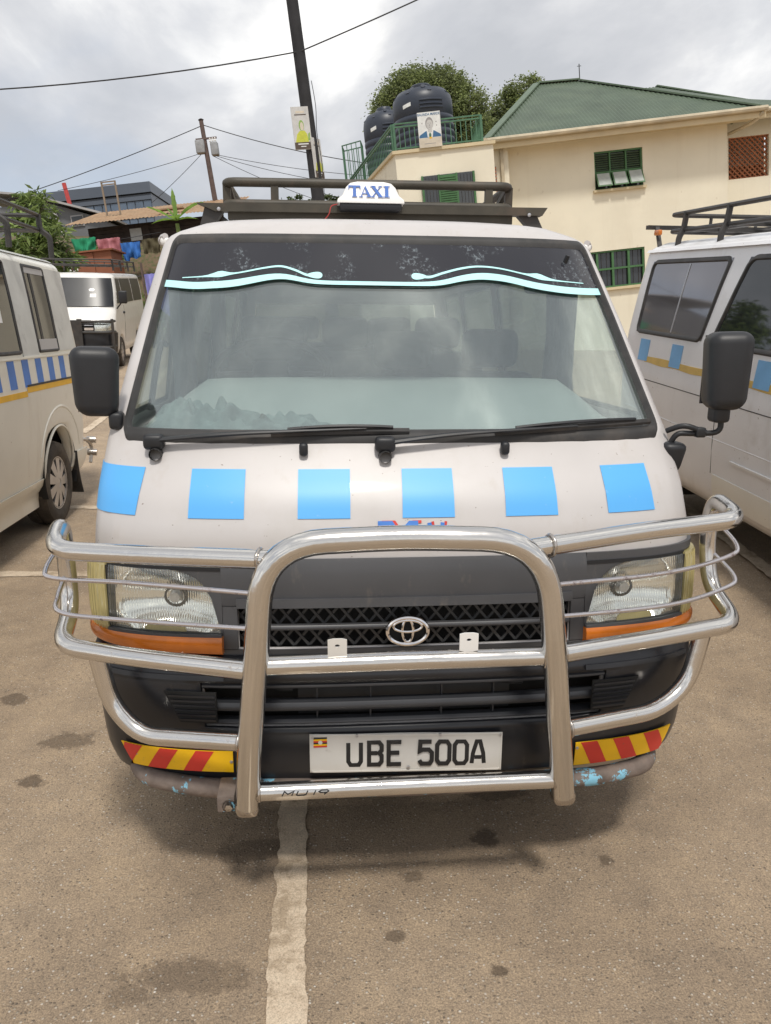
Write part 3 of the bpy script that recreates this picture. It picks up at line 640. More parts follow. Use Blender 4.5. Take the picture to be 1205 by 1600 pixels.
for pts in ([(-.235, 1.716), (-.262, 1.716), (-.30, 1.732), (-.345, 1.744), (-.40, 1.738), (-.48, 1.722), (-.56, 1.712), (-.66, 1.707)], [(.10, 1.716), (.135, 1.714), (.18, 1.728), (.24, 1.744), (.30, 1.752), (.37, 1.747), (.46, 1.728), (.54, 1.712), (.66, 1.704)]):
    mb = MB(); cc = [(p.x, p.y) for p in catmull([(a, b, 0) for a, b in pts], 6)]
    n = len(cc); mbv = []
    for i, (a, b) in enumerate(cc):
        t = i/(n-1); hw = .0055*(1-t*.7)+0+.010*math.exp(-((t-.82)/.05)**2)
        mbv.append((a, b+hw*1.2, b-hw*.4))
    mb.add([onws(a, zz, h) for h in (.0040, .0028) for a, z1, z0 in mbv for zz in (z1, z0)], [f for i in range(n-1) for f in ((2*i, 2*i+1, 2*i+3, 2*i+2), (2*n+2*i+2, 2*n+2*i+3, 2*n+2*i+1, 2*n+2*i), (2*i, 2*i+2, 2*n+2*i+2, 2*n+2*i), (2*i+1, 2*n+2*i+1, 2*n+2*i+3, 2*i+3))])
    mb.build('swoosh_curl', 'cyan', vis)
for x, sg in ((-.232, 1), (.094, -1)):   # rounded drops where the curls end
    mb = MB(); mb.prism([(x+sg*.020*math.cos(t)*(1 if sg*math.cos(t)*sg > 0 else 1.5), 1.7175+.0105*math.sin(t)*(1+.25*math.cos(t))) for t in [2*math.pi*k/20 for k in range(20)]], lambda q: onws(q[0], q[1], .0040), lambda q: onws(q[0], q[1], .0028)); mb.build('swoosh_drop', 'cyan', vis, smooth=0)
# blue squares
for (x0, x1, x2, x3) in ((-.572, -.428, -.430, -.577), (-.287, -.148, -.150, -.289), (-.007, .131, .130, -.011), (.273, .415, .416, .270), (.558, .699, .709, .563)):
    V.fpatch('blue_square', 'blue', van, lambda v, a=(x0, x1, x2, x3): (a[3]+(a[0]-a[3])*v, a[2]+(a[1]-a[2])*v), (1.066, 1.184), .0022, .0012, 8, 5)
V.fpatch('blue_square', 'blue', van, lambda v: (R(-86), V.th(-.721, 1.07)*(1-v)+V.th(-.701, 1.187)*v), (1.068, 1.184), .0022, .0012, 10, 5, arc=True)
# lettering half hidden by the bull bar
def hood(u, v, h): return V.fx(u, v, .002+h)
for nm, wd, col, dxx, dzz in (('hood_lettering', .011, 'blue2', 0, 0), ('hood_lettering_shadow', .007, 'red', .009, .003)):
    mb = MB()
    for base, pts in ((-.072, [(0, 0), (0, .05), (.03, .05), (.04, .036), (.04, .012), (.03, 0)]), (-.004, [(.034, .05), (.012, .05), (0, .038), (0, .012), (.012, 0), (.034, 0), (.034, .022)]), (.060, [(0, .05), (.008, 0), (.018, .03), (.028, 0), (.036, .05)])):
        ribbon(mb, [(base+a+dxx, 1.003+b+dzz) for a, b in pts], wd, (lambda u, v, h, q=.0 if nm == 'hood_lettering' else -.0006: hood(u, v, h+q)), t=.0012)
    mb.build(nm, col, van, smooth=0)
# dark fascia between and around the lamps, with the grille opening
V.fpatch('fascia', 'fascia', van, (-.490, .490), (.842, .966), .010, .012, 40, 6, ofn=lambda u, v: .006*math.sin(v*math.pi)-.004*(v > .9))
for s in (-1, 1): V.fpatch('fascia', 'fascia', van, (s*V.th(.491, .95), s*R(84)), (.9445, .966), .010, .012, 16, 3, arc=True)
V.fpatch('fascia', 'fascia', van, (-.45, .45), (.838, .862), .022, .012, 24, 4)
V.fpatch('fascia', 'fascia', van, (R(-84), R(84)), (.692, .722), .008, .01, 40, 2, arc=True)
for s in (-1, 1): V.fpatch('fascia', 'fascia', van, (s*.45, s*.489), (.724, .840), .0095, .012, 4, 4)
gr = V.fpatch('grille_surround', 'dark', van, (-.455, .455), (.715, .845), -.055, .01, 12, 3)
mb = MB()
for k in range(-11, 12):
    xc = k*.0405
    for z0, z1 in ((.787, .834), (.727, .774)):
        for sg in (-1, 1):
            a = V.fx(xc-sg*.020, z0, -.018-.002*sg); b = V.fx(xc+sg*.020, z1, -.018-.002*sg); mb.bar(a, b, .0045, .007)
mb.build('grille_mesh', 'grille', van, smooth=0)
V.fpatch('grille_bar', 'fascia', van, (-.448, .448), (.774, .787), .006, .02, 24, 3, ofn=lambda u, v: .004*math.sin(v*math.pi))
# emblem: three ovals
em = empty('emblem', None, van)
def oval(cx, cz, a, b, r, off, nm, sq=1.):
    pts = [V.fx(cx+a*math.cos(t), cz+b*math.sin(t), off) for t in (2*math.pi*k/40 for k in range(40))]
    mb = MB(); mb.tube(pts, r, 8, closed=True); mb.build(nm, 'emblem', em)
EX, EZ = -.002, .772
oval(EX, EZ, .054, .036, .0062, .026, 'outer_ring'); oval(EX, EZ+.002, .0145, .031, .0042, .027, 'inner_ring'); oval(EX, EZ+.014, .038, .0155, .0042, .0275, 'upper_ring')
V.fpatch('emblem_backing', 'dark', em, lambda v: (EX-.052*math.sin(math.pi*(.06+.88*v)), EX+.052*math.sin(math.pi*(.06+.88*v))), (EZ-.034, EZ+.034), .018, .012, 6, 12)
# head lamps
IN = [(.765, .490), (.80, .497), (.86, .512), (.895, .530), (.92, .556), (.935, .60), (.94, .66)]
for s in (-1, 1):
    hl = empty('headlight', None, van)
    zt = lambda u: .938
    V.fpatch('lamp_surround', 'fascia', hl, lambda v: (s*.4895, s*(lut(IN, .757+.187*v)+.004)), (.757, .944), .012, .014, 8, 18)
    V.fpatch('lamp_surround', 'plastic', hl, (s*.49, s*.80), (.9355, .9445), .014, .014, 12, 1); V.fpatch('lamp_surround', 'plastic', hl, (s*.49, s*.80), (.757, .769), .014, .014, 12, 1)
    V.fpatch('lamp_surround', 'plastic', hl, (s*.782, s*.797), (.7695, .935), .020, .03, 3, 6)
    def bowl(u, v):
        d = math.sqrt(((u-.47)/.50)**2+((v-.50)/.62)**2); return -.060*max(0, 1-d*d)
    V.fpatch('reflector', 'reflector', hl, (s*.494, s*.782), (.769, .937), .008, .002, 30, 20, ofn=bowl, smooth=70)
    cb_ = V.fx(s*.632, .853, -.045); mb = MB(); mb.tube([cb_, cb_+Vector((0, -.022, 0))], [.016, .014], 12); mb.build('bulb_cap', 'alloy', hl); mb = MB(); mb.lathe([(.024, 0), (.030, .004), (.024, .008)], 20, 'y', cb_+Vector((0, -.012, 0))); mb.build('bulb_ring', 'dark', hl)
    V.fpatch('bulb_shield', 'corner', hl, lambda v: (s*(.64-.055*math.sqrt(max(0, 1-v*v))), s*(.64+.055*math.sqrt(max(0, 1-v*v)))), (.771, .800), .014, .006, 12, 6)
    V.fpatch('lens', 'lensglass', hl, lambda v: (s*(lut(IN, .768+.169*v)), s*.785), (.766, .938), .026, .003, 24, 16, ofn=lambda u, v: -.006*(2*v-1)**4)
    V.fpatch('lens_rim', 'fascia', hl, (s*.49, s*.79), (.759, .767), .026, .016, 14, 2)
    cl = V.fpatch('corner_lamp', 'corner', van, (s*V.th(.793, .86), s*R(88.5)), (.752, .94), .026, .02, 10, 8, arc=True, ofn=lambda u, v: -.006*(2*v-1)**6)
    for kk in range(9):
        u = (kk+.5)/9; t0 = V.th(.793, .86)+(R(88)-V.th(.793, .86))*u
        mb = MB(); mb.tube([V.fr(s*t0, z, .0265-.006*((z-.846)/.094)**6) for z in (.758, .80, .846, .89, .934)], .0017, 5); mb.build('rib', 'corner', cl)
    V.fpatch('indicator_lamp', 'orange', van, (s*V.th(.488, .74), s*R(86)), lambda u: (.714+.014*u, .760-.002*u), .032, .025, 20, 4, arc=True, ofn=lambda u, v: -.005*(2*v-1)**4)
# bumper
def bshell(name, m, parent, zr, off, holes, ymax, nrow=14, th=.014):
    mb = MB(); cols = [('f', R(t)) for t in [0, 6, 12, 18, 24, math.degrees(TB), 36, 42, 48, 54, 60, 66, 72, 77, 81, 85, 88, 90]]+[('s', .455+.05*k) for k in range(1, 4)]
    rows = sorted(set([zr[0]+(zr[1]-zr[0])*k/nrow for k in range(nrow+1)]+[h[1] for h in holes]+[h[2] for h in holes]))
    for sd in (1, -1):
        def P(c, z):
            k, v = c; t = (z-zr[0])/(zr[1]-zr[0]); o = off-.02*max(0, (.08-t)/.08)**2-.012*max(0, (t-.94)/.06)**2
            return V.fr(sd*v, z, o) if k == 'f' else V.side(v, z, sd, o)
        nc = len(cols); vs = [P(c, z) for z in rows for c in cols]
        fs = [(j*nc+i, j*nc+i+1, (j+1)*nc+i+1, (j+1)*nc+i) for j in range(len(rows)-1) for i in range(nc-1) if not any(cols[i+1][0] == 'f' and (cols[i][1]+cols[i+1][1])/2 < h[0] and h[1] < (rows[j]+rows[j+1])/2 < h[2] for h in holes)]
        mb.add(vs, fs)
    o = mb.build(name, m, parent, smooth=35, weld=True); outward(o, Vector((0, 1.5, .5))); md = o.modifiers.new('sheet', 'SOLIDIFY'); md.thickness = th; md.offset = -1; return o
bp = bshell('bumper', 'bumper', van, (.338, .708), .024, [(TB, .515, .64)], .6)
V.fpatch('intake_cavity', 'dark', bp, (-.56, .56), (.50, .655), -.075, .01, 12, 2)
V.fpatch('radiator', 'grille', bp, (-.30, .30), (.512, .632), -.065, .006, 12, 2)
for z, h, o in ((.632, .012, .014), (.572, .024, .012), (.522, .010, .004)):
    V.fpatch('slat', 'slat', bp, (-.545, .545), (z-h/2, z+h/2), o, .03, 24, 3, ofn=lambda u, v: .006*math.sin(v*math.pi))
for x in (-.40, -.245, -.10, .095, .24, .40):
    V.fpatch('fin', 'slat', bp, (x-.002, x+.002), (.515, .645), -.012, .02, 2, 3)
rnd = random.Random(5)
for x, z, ln in ((-.34, .60, .05), (.22, .545, .09), (.30, .60, .06), (-.15, .535, .12), (.05, .537, .16)):
    mb = MB(); p = V.fx(x, z, -.05); mb.tube([p+Vector((-ln/2, 0, .004)), p+Vector((0, -.006, 0)), p+Vector((ln/2, 0, -.004))], .009, 8); mb.build('hose', 'rubber', bp)
for s in (-1, 1):
    fg = V.fpatch('fog_lamp_blank', 'dark', bp, lambda v: (s*(.505+.0*v), s*(.60+.04*v)), (.535, .622), .0335, .006, 8, 4)
    for k in range(6): V.fpatch('rib', 'bumper', fg, (s*.508, s*(.603+.005*k)), (.541+.0135*k, .547+.0135*k), .0365, .004, 6, 1)
    V.fpatch('trim_step', 'bumper', bp, (s*.485, s*R(82) if False else s*.80), (.645, .655), .031, .008, 12, 2)
    # reflective chevron sticker
    rs = V.fpatch('reflective_sticker', 'yel', van, lambda v: (s*.468, s*(.735+.03*v)), ((.394, .452) if s < 0 else (.370, .438)), .0335, .003, 14, 4)
    for k in range(3):
        x0 = .50+.095*k if s > 0 else .535+.095*k
        lean = .035 if s > 0 else -.035
        xa, xb = x0, x0+.048
        V.fpatch('red_bar', 'red', rs, lambda v, xa=xa, xb=xb: (s*min(.76, max(.468, xa-lean*(v-.5)*s*1.0)), s*min(.735+.03*v, max(.468, xb-lean*(v-.5)*s*1.0))), ((.3945, .4515) if s < 0 else (.3705, .4375)), .0345, .0009, 4, 4)
    for x in (.476, .735): mb = MB(); mb.lathe([(0, -.0365), (.004, -.036), (.005, -.033)], 8, 'y', V.fx(s*x, .422)-Vector((0, .0, 0))); mb.build('rivet', 'alloy', rs)
# number plate
pl = empty('number_plate', None, van)
yp = V.Y(.43)-.034
def PP(u, v, h): return Vector((u, yp-h, v+.0135-.028*(u+.005)))
PZ0, PZ1 = .371, .484
mb = MB(); mb.slab(16, 4, *[(lambda h: (lambda u, v: PP(-.266+.523*u, PZ0+(PZ1-PZ0)*v, h+.002*math.sin(u*9))))(h) for h in (.003, 0)]); mb.build('plate_sheet', 'plate', pl)
mb = MB(); ribbon(mb, rloop(-.263, .254, PZ0+.003, PZ1-.003, .008), .004, lambda u, v, h: PP(u, v, h+.004), closed=True, t=.002); mb.build('raised_border', 'plate', pl)
CH = {'U': [([(0, 1), (0, .16), (.18, 0), (.82, 0), (1, .16), (1, 1)], 0)], 'B': [([(0, 0), (0, 1), (.8, 1), (1, .86), (1, .64), (.8, .52), (1, .40), (1, .14), (.8, 0)], 1), ([(.14, .52), (.66, .52)], 0)], 'E': [([(1, 1), (0, 1), (0, 0), (1, 0)], 0), ([(.14, .52), (.85, .52)], 0)],
      '5': [([(.95, 1), (.06, 1), (.02, .58), (.25, .64), (.75, .64), (1, .5), (1, .15), (.82, 0), (.18, 0), (0, .15)], 0)], '0': [([(.2, 0), (.8, 0), (1, .16), (1, .84), (.8, 1), (.2, 1), (0, .84), (0, .16)], 1)], 'A': [([(0, 0), (.08, .45), (.36, 1), (.64, 1), (.92, .45), (1, 0)], 0), ([(.22, .28), (.78, .28)], 0)],
      'M': [([(0, 0), (0, 1), (.5, .4), (1, 1), (1, 0)], 0)], '1': [([(.5, 0), (.5, 1)], 0)], '9': [([(.9, .5), (.2, .5), (0, .7), (.2, 1), (.8, 1), (1, .75), (.7, 0)], 0)]}
for ch, x in zip('UBE500A', (-.163, -.107, -.054, .030, .078, .126, .174)):
    mb = MB()
    for pts, cl in CH[ch]: ribbon(mb, [(x+.034*a, .393+.066*b) for a, b in pts], .0112, lambda u, v, h: PP(u, v, h+.0025+.0018*math.sin((u+.266)/.523*9)*0), closed=bool(cl), t=.003)
    mb.build('plate_letter', 'black', pl, smooth=0)
for k, cm in enumerate(('black', 'yel', 'red', 'black', 'yel', 'red')):
    mb = MB(); mb.box(PP(-.2375, .4735-.0048*k, .0045), (.036, .002, .0047)); mb.build('flag_stripe', cm, pl, smooth=0)
mb = MB(); mb.lathe([(0, -.006), (.006, -.0055), (.006, -.004)], 12, 'y', PP(-.2375, .461, 0)); mb.build('flag_disc', 'plate', pl)
for x, z in ((-.258, .477), (.250, .478), (0, .383), (-.14, .48), (.085, .48)):
    mb = MB(); mb.lathe([(0, -.008), (.004, -.007), (.005, -.003)], 8, 'y', PP(x, z, 0)); mb.build('screw', 'alloy', pl)
# rusty steel bar under the bumper
mb = MB(); mb.tube(fillet([(-.77, .18, .365), (-.735, .05, .352), (-.56, -.01, .340), (0, -.035, .335), (.56, -.01, .325), (.72, .05, .322), (.755, .16, .335)], .09), .026, 12); mb.build('lower_bar', 'rusty', van)

# ---- chrome bull bar
bb = empty('bull_bar', None, van)
def tb(name, pts, r, m='chrome', seg=16): mb = MB(); mb.tube(pts, r, seg); return mb.build(name, m, bb, smooth=60)
tb('hoop', fillet([(-.424, -.135, .37), (-.409, -.165, .577), (-.388, -.18, .77), (-.362, -.18, 1.072), (-.04, -.172, 1.082), (.303, -.18, 1.072), (.346, -.18, .75), (.372, -.165, .544), (.402, -.135, .362)], [0, .1, .1, .16, .1, .16, .1, .1, 0], 9), .0305, seg=20)
tb('cross_tube', [(-.388+.012, -.165, .764), (-.03, -.18, .774), (.338, -.165, .768)], .024)
tb('bottom_tube', [(-.415, -.137, .405), (0, -.137, .406), (.388, -.137, .405)], .0235)
tb('side_frame', fillet([(-.325, -.172, 1.032), (-.70, -.06, 1.020), (-.895, 0, 1.016), (-.915, .15, 1.050), (-.925, .19, .93), (-.918, .17, .80), (-.900, .01, .757), (-.714, -.06, .752), (-.385, -.168, .752)], [0, .1, .07, .05, .06, .06, .06, .1, 0], 7), .0238)
tb('side_frame', fillet([(.262, -.172, 1.048), (.60, -.06, 1.058), (.900, .02, 1.064), (.910, .19, 1.085), (.905, .20, .97), (.91, .17, .83), (.92, .02, .765), (.62, -.08, .767), (.34, -.168, .772)], [0, .1, .07, .05, .06, .06, .06, .1, 0], 7), .0238)
tb('lower_tube', fillet([(-.41, -.145, .550), (-.70, -.045, .525), (-.775, -.02, .60), (-.80, -.02, .74)], .09), .0235, 'chrome')
tb('lower_tube', fillet([(.375, -.145, .553), (.68, -.045, .542), (.785, -.005, .60), (.815, .0, .755)], .09), .0235, 'chrome')
for pts in ([(-.375, -.165, .947), (-.70, -.06, .947), (-.90, .02, .936), (-.935, .06, .95), (-.925, .17, .99)], [(-.392, -.165, .860), (-.75, -.04, .846), (-.90, .03, .842), (-.925, .10, .862), (-.925, .17, .895)], [(.348, -.165, .955), (.67, -.05, .940), (.89, .05, .95), (.935, .09, .972), (.915, .18, 1.02)], [(.352, -.165, .872), (.68, -.05, .850), (.89, .05, .858), (.94, .09, .878), (.915, .18, .925)]):
    tb('guard_rod', catmull(pts, 6), .0062, 'rod', 8)
for x, z in ((-.193, .812), (.126, .818)):
    mb = MB(); nseg = 10; hole = [(x+.006*math.cos(2*math.pi*k/nseg), z+.006+.004*math.sin(2*math.pi*k/nseg)) for k in range(nseg)]
    out = [(x+.023*max(-1, min(1, 1.5*math.cos(2*math.pi*k/nseg))), z+.0+.024*max(-1, min(1, 1.5*math.sin(2*math.pi*k/nseg)))) for k in range(nseg)]
    vs = [(a, y, b) for y in (-.178, -.182) for a, b in out+hole]; n = nseg; fs = []
    for k in range(n):
        l = (k+1) % n; fs += [(k, l, n+l, n+k), (2*n+n+k, 2*n+n+l, 2*n+l, 2*n+k), (k, 2*n+k, 2*n+l, l), (n+k, n+l, 3*n+l, 3*n+k)]
    mb.add(vs, fs); mb.build('lamp_bracket', 'white' if x > 0 else 'plate', bb, smooth=0)
for x in (-.482, ):
    mb = MB(); mb.box((x, -.072, .360), (.045, .09, .046)); q = mb.build('mounting_bracket', 'rusty', bb, bevel=.004); mb = MB(); mb.lathe([(0, -.133), (.010, -.131), (.011, -.117)], 6, 'y', (x+.008, 0, .357)); mb.lathe([(.017, -.121), (.017, -.117)], 12, 'y', (x+.008, 0, .357)); mb.build('bolt', 'chrome_dull', bb)
for x, z in ((-.425, .362), (.404, .354)): rbox('foot_cap', 'chrome_dull', bb, (x, -.128, z), (.062, .062, .05), .02)
def tubeface(u, v, h): zz = v-.406; return Vector((u, -.137-math.sqrt(max(0, (.0235+h+.0006)**2-zz*zz)), v))
for ch, x in zip('MU19', (-.335, -.300, -.268, -.246)):
    mb = MB()
    for pts, cl in CH[ch]: ribbon(mb, [(x+.024*a+.006*b, .406+.011*b) for a, b in pts], .0028, tubeface, t=.0004)
    mb.build('pen_mark', 'black', bb, smooth=0)

def bead(c, d, r):
    c, d = Vector(c), Vector(d).normalized(); u = d.cross(Vector((0, 0, 1))).normalized(); v = u.cross(d); mb = MB(); rn = random.Random(int(c.x*1000)); mb.tube([c+(u*math.cos(a)+v*math.sin(a))*r*rn.uniform(.97, 1.06) for a in (2*math.pi*k/18 for k in range(18))], .0042, 6, closed=True); mb.build('weld_bead', 'chrome_dull', bb, smooth=80)
for x in (-.366, .318): bead((x, -.166, .766), (1, 0, 0), .0245)
for x in (-.393, .372): bead((x, -.137, .406), (1, 0, 0), .024)
bead((-.400, -.160, .7525), (1, -.3, 0), .0245); bead((.366, -.158, .772), (1, .3, 0), .0245); bead((-.372, -.158, 1.031), (1, -.3, 0), .0245); bead((.322, -.155, 1.051), (1, .3, 0), .0245)
bead((-.435, -.136, .548), (1, -.35, 0), .0245); bead((.402, -.136, .5525), (1, .35, 0), .0245)

# ---- wipers, nozzles
def wiper(piv, arm, b0, b1):
    wp = empty('wiper', None, van)
    def Q(p, h): return V.fx(p[0], p[1], h)
    pts = [Q(piv, .028), Q((piv[0]+(arm[0]-piv[0])*.33, piv[1]+(arm[1]-piv[1])*.33+.004), .034), Q((piv[0]+(arm[0]-piv[0])*.66, piv[1]+(arm[1]-piv[1])*.66+.002), .034), Q(arm, .030)]
    mb = MB(); mb.tube(catmull(pts, 5), [.0135-.008*k/15 for k in range(16)], 8, sq=.6); mb.build('arm', 'plastic', wp)
    rbox('pivot_cover', 'plastic', wp, Q(piv, .022), (.056, .04, .042), .012); mb = MB(); mb.lathe([(.016, -.03), (.019, 0), (.015, .035), (0, .037)], 12, 'y', Q((piv[0], piv[1]-.018), .0)); mb.build('pivot_boot', 'rubber', wp)
    bpts = [Q((b0[0]+(b1[0]-b0[0])*t, b0[1]+(b1[1]-b0[1])*t), .016+.006*math.sin(t*math.pi)) for t in [k/14 for k in range(15)]]
    mb = MB(); mb.tube(bpts, .0065, 6, sq=1.5); bl = mb.build('blade', 'rubber', wp)
    mb = MB(); mb.tube([Q((b0[0]+(b1[0]-b0[0])*t, b0[1]+.004+(b1[1]-b0[1])*t), .022+.016*math.sin(t*math.pi)) for t in [.12+.76*k/10 for k in range(11)]], .0055, 6); mb.build('blade_carrier', 'plastic', wp)
    return wp
wiper((-.675, 1.237), (-.10, 1.268), (-.36, 1.262), (.02, 1.268)); wiper((-.05, 1.234), (.50, 1.270), (.262, 1.262), (.745, 1.282))
for x in (-.272, .284):
    rbox('washer_nozzle', 'plastic', van, V.fx(x, 1.222, .012)+Vector((0, 0, .006)), (.024, .03, .036), .009)

# ---- door mirrors
def mirror(sd, c, d, lower, arm, base):
    mr = empty('door_mirror', None, van)
    rbox('housing', 'plastic', mr, c, d, .034, rot=Matrix.Rotation(R(-sd*12), 3, 'Z') @ Matrix.Rotation(R(-sd*2), 3, 'Y'), seg=5, shape=lambda v: Vector((v.x*(1+.10*v.z/d[2])-(sd*.30*d[0]*max(0, -v.z/d[2]-.12)**1.2*(1 if v.x*sd > 0 else 0)), v.y*(1-.10*v.z/d[2]), v.z)))
    mb = MB(); rot = Matrix.Rotation(R(-sd*12), 3, 'Z'); cc = Vector(c)+rot @ Vector((0, d[1]/2+.001, 0)); mb.box(cc, (d[0]*.86, .004, d[2]*.9), rot); mb.build('mirror_glass', 'silvertint', mr)
    for a in arm: mb = MB(); mb.tube(fillet(a, .03), .0085, 10); mb.build('arm', 'plastic', mr)
    rbox('arm_collar', 'plastic', mr, lower[0], lower[1], .012); return mr
mirror(-1, (-.857, .36, 1.405), (.128, .075, .195), ((-.806, .365, 1.295), (.04, .05, .05)), [[(-.806, .37, 1.31), (-.806, .38, 1.25), (-.80, .42, 1.20)]], None)
mr = mirror(1, (.965, .30, 1.442), (.122, .12, .225), ((.952, .295, 1.322), (.05, .055, .06)), [[(.958, .295, 1.315), (.965, .295, 1.262), (.905, .30, 1.257), (.835, .31, 1.258), (.822, .32, 1.225)], [(.915, .29, 1.262), (.85, .30, 1.285), (.812, .33, 1.262)]], None)
rbox('arm_clamp', 'plastic', mr, (.90, .298, 1.262), (.03, .03, .03), .006)
bm_ = rbox('arm_base', 'plastic', mr, (.826, .325, 1.185), (.075, .07, .092), .022, shape=lambda v: Vector((v.x*(1+.9*v.z/.092)*.8+.006-.012*v.z/.092, v.y*(1+.8*v.z/.092), v.z)))
for sx in (-1, 1):   # gutter ends beside the windscreen header
    mb = MB(); p = V.side(V.Y(1.25)+V.B+.02, 1.835, sx, .008); mb.tube(catmull([p+Vector((-.015*sx, -.05, .028)), p+Vector((0, -.02, .026)), p+Vector((.010*sx, .04, .012)), p+Vector((.012*sx, .5, .012)), p+Vector((.012*sx, 2.0, .012)), p+Vector((.012*sx, 3.2, .010))], 5), .011, 8); mb.build('rain_gutter', 'paint', van)
    rbox('gutter_end', 'white', van, p+Vector((-.012*sx, -.03, .012)), (.034, .045, .03), .012)
# ---- side and rear windows
for sd in (-1, 1):
    for a, b in (DOOR, MIDW, REARW, LASTW):
        w_ = V.spatch('side_window', 'doorglass' if b < 1.4 else 'sideglass', van, sd, (a-.01, b+.01), (1.265, 1.805), -.004, .004, 8, 6)
        mb = MB(); band(mb, rloop(a-.018, b+.018, 1.255, 1.815, .05), .035, lambda y, z, h: V.side(y, z, sd, h), -.003, .009); mb.build('window_seal', 'rubber', w_, smooth=50)
    for yb in (.50, 1.38, 2.56):
        mb = MB(); mb.tube([V.side(yb, z, sd, .001) for z in (.5, .7, .9, 1.1, 1.25)], .0022, 5); mb.build('door_gap', 'rubber', van)
    rbox('door_handle', 'plastic', van, V.side(1.25, 1.06, sd, .015), (.02, .12, .03), .008)
def rwn(h):
    def g(u, v): q = V.rear(abs(2*u-1)*R(61), 1.265+.48*v, h); return Vector(((-1 if u < .5 else 1)*q.x, q.y, q.z))
    return g
mb = MB(); mb.slab(12, 4, rwn(0), rwn(-.004)); mb.build('rear_window', 'sideglass', van)
for y in V.arches:
    for sd in (-1, 1): wheel(van, y, sd*(.845-.12), sd)
mb = MB(); mb.box((0, 2.35, .42), (1.45, 4.1, .16)); mb.build('chassis', 'dark', van)
for y in V.arches:
    for sd in (-1, 1):
        mb = MB(); mb.lathe([(.40, sd*.46), (.40, sd*.80)], 20, 'x', (0, y, .31), a0=R(-20), a1=R(200)); mb.build('wheel_housing', 'dark', van)
# ---- interior
it = empty('dashboard', None, van)
def dashz(v): return 1.238+.155*smooth(.12, .95, v)-.03*max(0, v-.9)/.1
def dsh(h):
    def g(u, v):
        x = (u*2-1)*.80; yb = V.fx(x*.985, 1.25).y; y = yb+.02+(.62+.05*math.cos(x*1.6)+.25*max(0, 1-abs(x)/.8)**.3-yb)*v
        return Vector((x, y, dashz(v)-.17*smooth(.58, .80, abs(x))*v+h))
    return g
mb = MB(); mb.slab(24, 8, dsh(0), dsh(-.03)); mb.build('dash_top', 'dash', it)
mb = MB(); mb.slab(12, 4, *[(lambda h: (lambda u, v: Vector(((u*2-1)*.78, .86+h-.16*(1-v)+.02*v, .75+.47*v))))(h) for h in (0, -.03)]); mb.build('dash_front', 'seat', it)
for x0, x1 in ((-.33, -.04), (-.01, .27), (.31, .55)):
    def vn(h, x0=x0, x1=x1):
        def g(u, v): x = x0+(x1-x0)*u; return Vector((x, V.fx(x, 1.25).y+.075+.022*v, 1.252+h))
        return g
    mb = MB(); mb.slab(8, 1, vn(0), vn(-.006)); vt = mb.build('defrost_vent', 'rubber', it)
    for k in range(10): mb = MB(); x = x0+(x1-x0)*(k+.5)/10; mb.box((x, V.fx(x, 1.25).y+.086, 1.2535), (.008, .02, .004)); mb.build('vent_fin', 'dash', vt)
stw = empty('steering_wheel', None, van); c = Vector((-.40, .93, 1.40)); rt = Matrix.Rotation(R(32), 3, 'X')
mb = MB(); mb.tube([c+rt @ Vector((.205*math.cos(a), .205*math.sin(a), 0)) for a in (2*math.pi*k/36 for k in range(36))], .015, 8, closed=True); mb.build('rim', 'plastic', stw)
mb = MB(); [mb.bar(c, c+rt @ Vector((.2*math.cos(a), .2*math.sin(a), -.01)), .035, .015) for a in (R(0), R(180), R(270))]; mb.build('spokes', 'plastic', stw); rbox('hub', 'plastic', stw, c, (.13, .11, .04), .015, rot=rt)
mb = MB(); mb.tube([c, c+rt @ Vector((0, 0, -.4))], .03, 8); mb.build('column', 'plastic', stw)
for x, wd, y, zt in ((-.42, .48, 1.35, 1.36), (.15, .42, 1.38, 1.33), (.55, .40, 1.38, 1.34), (-.3, .9, 2.3, 1.40), (.45, .5, 2.3, 1.40), (-.1, 1.3, 3.1, 1.40), (0, 1.4, 3.9, 1.42)):
    st_ = empty('seat', None, van); rbox('cushion', 'seat', st_, (x, y-.12, .86), (wd, .52, .17), .05); rbox('backrest', 'seat', st_, (x, y+.18, zt-.27), (wd, .14, .60), .05, rot=Matrix.Rotation(R(-10), 3, 'X'))
    for hx in ([x] if wd < .6 else [x-wd/4, x+wd/4]): rbox('headrest', 'seat', st_, (hx, y+.25, zt+.13), (.26, .10, .17), .045)
mb = MB(); mb.box((0, 2.6, .66), (1.5, 3.5, .03)); mb.build('cabin_floor', 'seat', van)
mb = MB(); mb.tube(catmull([(-.76, .60, 1.3), (-.745, .64, 1.42), (-.735, .70, 1.5), (-.735, .78, 1.5)], 5), .01, 8); mb.build('grab_handle', 'plastic', van)
def curtain(x, y0, y1, z0, z1, gather):
    mb = MB(); mb.slab(40, 10, *[(lambda h: (lambda u, v: Vector((x+.022*math.sin(u*30+v*2)+h, y0+(y1-y0)*u*(1-gather*math.sin(v*math.pi)), z0+(z1-z0)*v))))(h) for h in (0, .003)]); return mb.build('curtain', 'curtain', van, smooth=60)
curtain(-.745, 1.02, 1.42, 1.22, 1.82, .2); curtain(.745, 1.10, 1.42, 1.22, 1.82, .2); curtain(-.74, 2.1, 2.5, 1.2, 1.8, .2)
mb = MB(); mb.tube([(.62, .78, 1.80), (.60, .80, 1.74)], .008, 6); rm = mb.build('interior_mirror', 'plastic', van); rbox('mirror_head', 'plastic', rm, (.60, .80, 1.71), (.24, .035, .07), .015)
